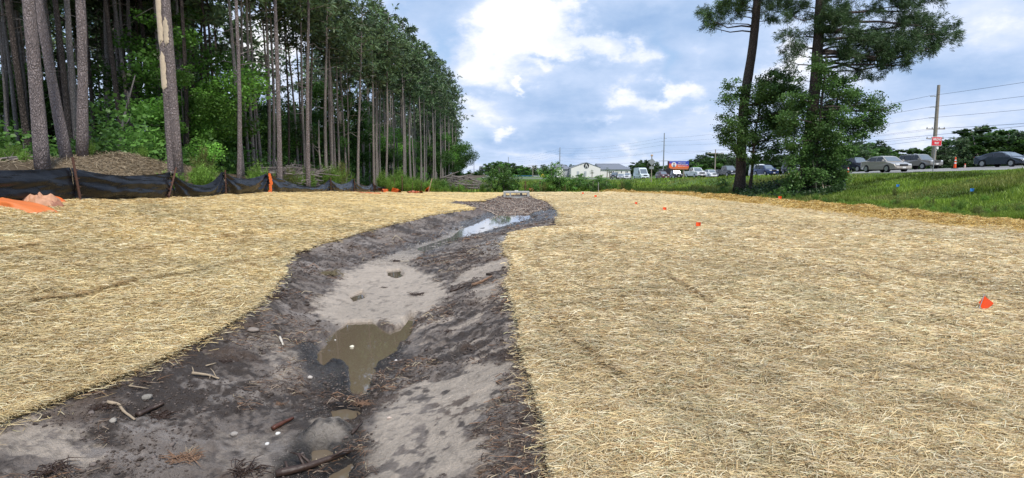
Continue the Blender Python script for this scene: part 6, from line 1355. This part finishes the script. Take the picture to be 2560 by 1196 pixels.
# ---- white building
wb_ = empty("metal_building", (33, 250, .1)); tag(wb_, "long white metal building with a front gable, dark round emblem and grey roof", "building"); ob = Vector(wb_.location)
M_ww = pmat("white_cladding", (.80, .77, .75), .5, var=.05); M_gw = pmat("grey_cladding", (.42, .44, .48), .5); M_rf = pmat("metal_roof", (.20, .21, .235), .45, metal=.3, var=.1, vscale=.3); M_win = pmat("dark_window", (.03, .035, .05), .15)
def loc(u, v, Z_): return Vector((P(u, v, Z_)-ob))
Zf = 250; L0, R0 = loc(1428, 420, Zf), loc(1501, 420, Zf); pk = loc(1466, 407, Zf); zb0 = -.3
def prism(pts, d, nm, mat):
    T = MB(); n = len(pts); q = [tuple(p) for p in pts]+[(p[0], p[1]+d, p[2]) for p in pts]; T.poly(q, [tuple(range(n-1, -1, -1)), tuple(range(n, 2*n))]+[(k, (k+1) % n, n+(k+1) % n, n+k) for k in range(n)]); return T.build(nm, mat, wb_)
prism([(L0.x, 0, zb0), (R0.x, 0, zb0), (R0.x, 0, R0.z), (pk.x, 0, pk.z), (L0.x, 0, L0.z)], 16, "gable_wall", M_ww)
for (a_, b_) in ((L0, pk), (pk, R0)):
    T = MB(); e = Vector((b_.x-a_.x, 0, b_.z-a_.z)).normalized()*.25; A = Vector((a_.x, -.15, a_.z))-(e if a_ is L0 else e*0); B = Vector((b_.x, -.15, b_.z))+(e if b_ is R0 else e*0); n_ = Vector((0, 0, .14))
    T.poly([A+Vector((0,0,.02)), B+Vector((0,0,.02)), B+n_, A+n_, A+Vector((0,17,.02)), B+Vector((0,17,.02)), B+n_+Vector((0,17,0)), A+n_+Vector((0,17,0))], [(0,1,2,3),(7,6,5,4),(0,4,5,1),(3,2,6,7),(0,3,7,4),(1,5,6,2)]); T.build("gable_roof", M_rf, wb_)
def wing(u0, u1, vE, Zw, vR, dep, mat, nm):
    a, b = loc(u0, vE, Zw), loc(u1, vE, Zw); T = MB(); T.box(((a.x+b.x)/2, a.y+dep, (a.z+zb0)/2), (b.x-a.x, dep*2, a.z-zb0)); T.build(nm, mat, wb_)
    rz_ = loc(u0, vR, Zw+dep).z; T = MB(); x0, x1 = a.x-.4, b.x+.4; y0 = a.y-.4
    T.poly([(x0, y0, a.z+.02), (x1, y0, a.z+.02), (x1-dep*.25, y0+dep, rz_), (x0, y0+dep, rz_), (x1, y0+2*dep+.8, a.z+.02), (x0, y0+2*dep+.8, a.z+.02), (x0, y0, a.z-.22), (x1, y0, a.z-.22), (x1, y0+2*dep+.8, a.z-.22), (x0, y0+2*dep+.8, a.z-.22)], [(0,1,2,3),(3,2,4,5),(1,4,2),(0,3,5),(0,6,7,1),(1,7,8,4),(5,9,6,0),(6,9,8,7),(4,8,9,5)]); T.build("roof", M_rf, wb_)
wing(1501.3, 1576, 424, 256, 409.5, 13, M_ww, "side_wall"); wing(1408, 1427.7, 423, 258, 410, 13, M_gw, "grey_wall"); wing(1392, 1407.6, 418, 252, 412, 8, M_ww, "end_wall")
T = MB(); c = loc(1466, 415, Zf); T.lathe([(1.18, -.03), (1.18, .03)], (c.x, -.06, c.z), 32, 'Y'); em = T.build("emblem", pmat("emblem_black", (.02, .022, .03), .5), wb_)
T = MB(); 
for (dx, dz, w_, h_, a_) in ((-.12, .30, .34, .95, .15), (.18, .0, .55, .34, -.2), (-.28, -.42, .22, .8, .12), (.42, -.45, .26, .75, -.1), (.10, .62, .28, .34, .4), (-.42, .25, .3, .14, .6)): T.box((c.x+dx, -.11, c.z+dz), (w_, .04, h_), Matrix.Rotation(a_, 3, 'Y'))
T.build("emblem_figure", M_white, em)
for u_ in (1529.5, 1533.5, 1553.5, 1565, 1568.5): q = loc(u_, 430.5, 256); T = MB(); T.box((q.x, q.y-.04, q.z), (.38, .06, .8)); T.build("window", M_win, wb_)
for u_ in (1445, 1463): q = loc(u_, 435, Zf); T = MB(); T.box((q.x, -.04, q.z), (1.1, .06, 2.2)); T.build("door", M_gw, wb_)
# palms before it
def palm(u, vt, Z_, lab):
    p = P(u, vt, Z_); g = .1; h = p.z-g-.4; r = empty("palm_tree", (p.x, Z_, g)); tag(r, lab, "palm tree"); T = MB(); T.tube([(0, 0, -.1), (.05, 0, h*.5), (0, 0, h)], [.22, .17, .18], 8, wob=.1, rng=random.Random(1)); T.build("trunk", M_wood, r)
    rg = np.random.default_rng(int(u)); V = []; Fs = []; cc = []
    for k in range(34):
        a = k*2.4; e = rg.uniform(-.7, 1.3); d = np.array([math.cos(a)*math.cos(e), math.sin(a)*math.cos(e), math.sin(e)]); L = rg.uniform(.9, 1.35); s = np.array([-math.sin(a), math.cos(a), 0])
        for j in range(7):
            f = (j-3)/3; t = np.array([0, 0, h])+d*L+s*f*.45*L-np.array([0, 0, .3*abs(f)+.15]); m = np.array([0, 0, h])+d*L*.5; b = len(V); V += [tuple(m-s*.03+s*f*.1), tuple(m+s*.03+s*f*.1), tuple(t)]; Fs.append((b, b+1, b+2))
    mk("fronds", V, Fs, M_leaf, r, cols=np.tile(np.array([.07, .12, .045])*1.1, (len(V), 1)))
palm(1480, 427.5, 225, "small palm in front of the white gable"); palm(1518, 422, 222, "larger palm pair member at the corner of the white building's right wing"); palm(1542, 428, 222, "broad palm before the windows of the white building"); palm(1524, 426, 228, "palm tucked behind the larger palm")
# low commercial strip far off
def lowb(u0, u1, vt, Z_, col, lab, stripe_=None):
    a, b = P(u0, vt, Z_), P(u1, vt, Z_); h = a.z-.0; r = empty("low_building", ((a.x+b.x)/2, Z_, 0)); tag(r, lab, "building"); T = MB(); T.box((0, 0, h/2), (b.x-a.x, 9, h)); T.build("wall", pmat("wall", col, .6), r); T = MB(); T.box((0, 0, h+.1), (b.x-a.x+.5, 9.5, .2)); T.build("roof", M_rf if not stripe_ else pmat("blue_fascia", stripe_, .5), r)
    for k in range(4): T = MB(); T.box(((k-1.5)*(b.x-a.x)/4.5, -4.53, h*.42), ((b.x-a.x)*.09, .08, h*.4)); T.build("window", M_win, r)
lowb(1285, 1330, 440.5, 330, (.6, .6, .6), "far low shop front with a blue edge", (.05, .25, .5)); lowb(1334, 1348, 439, 320, (.75, .74, .72), "far small white house right of the shop front"); lowb(1215, 1228, 438.5, 300, (.72, .72, .70), "far white shed seen through the dark bushes"); lowb(1150, 1202, 438, 360, (.55, .53, .50), "far grey low building behind the brush heap")
Zs = 230; p = P(1357, 440, Zs); r = empty("yellow_sign", (p.x, Zs, 0)); tag(r, "tiny yellow diamond warning sign far off right of the double crossarm pole", "road sign"); T = MB(); T.tube([(0, 0, 0), (0, 0, p.z)], .06, 6); T.build("post", M_steel, r); T = MB(); T.box((0, -.1, p.z), (1.2, .03, 1.2), Matrix.Rotation(R(45), 3, 'Y')); T.build("panel", pmat("sign_yellow", (.75, .5, .02), .5), r)
Zs = 235; p = P(1346, 424, Zs); r = empty("street_lamp", (p.x, Zs, 0)); tag(r, "tiny street lamp left of the yellow diamond sign", "street lamp"); T = MB(); T.tube([(0, 0, 0), (0, 0, p.z)], .12, 6); T.build("post", M_steel, r); T = MB(); T.box((-.7, 0, p.z), (1.6, .25, .14)); T.build("lamp_head", M_steel, r)
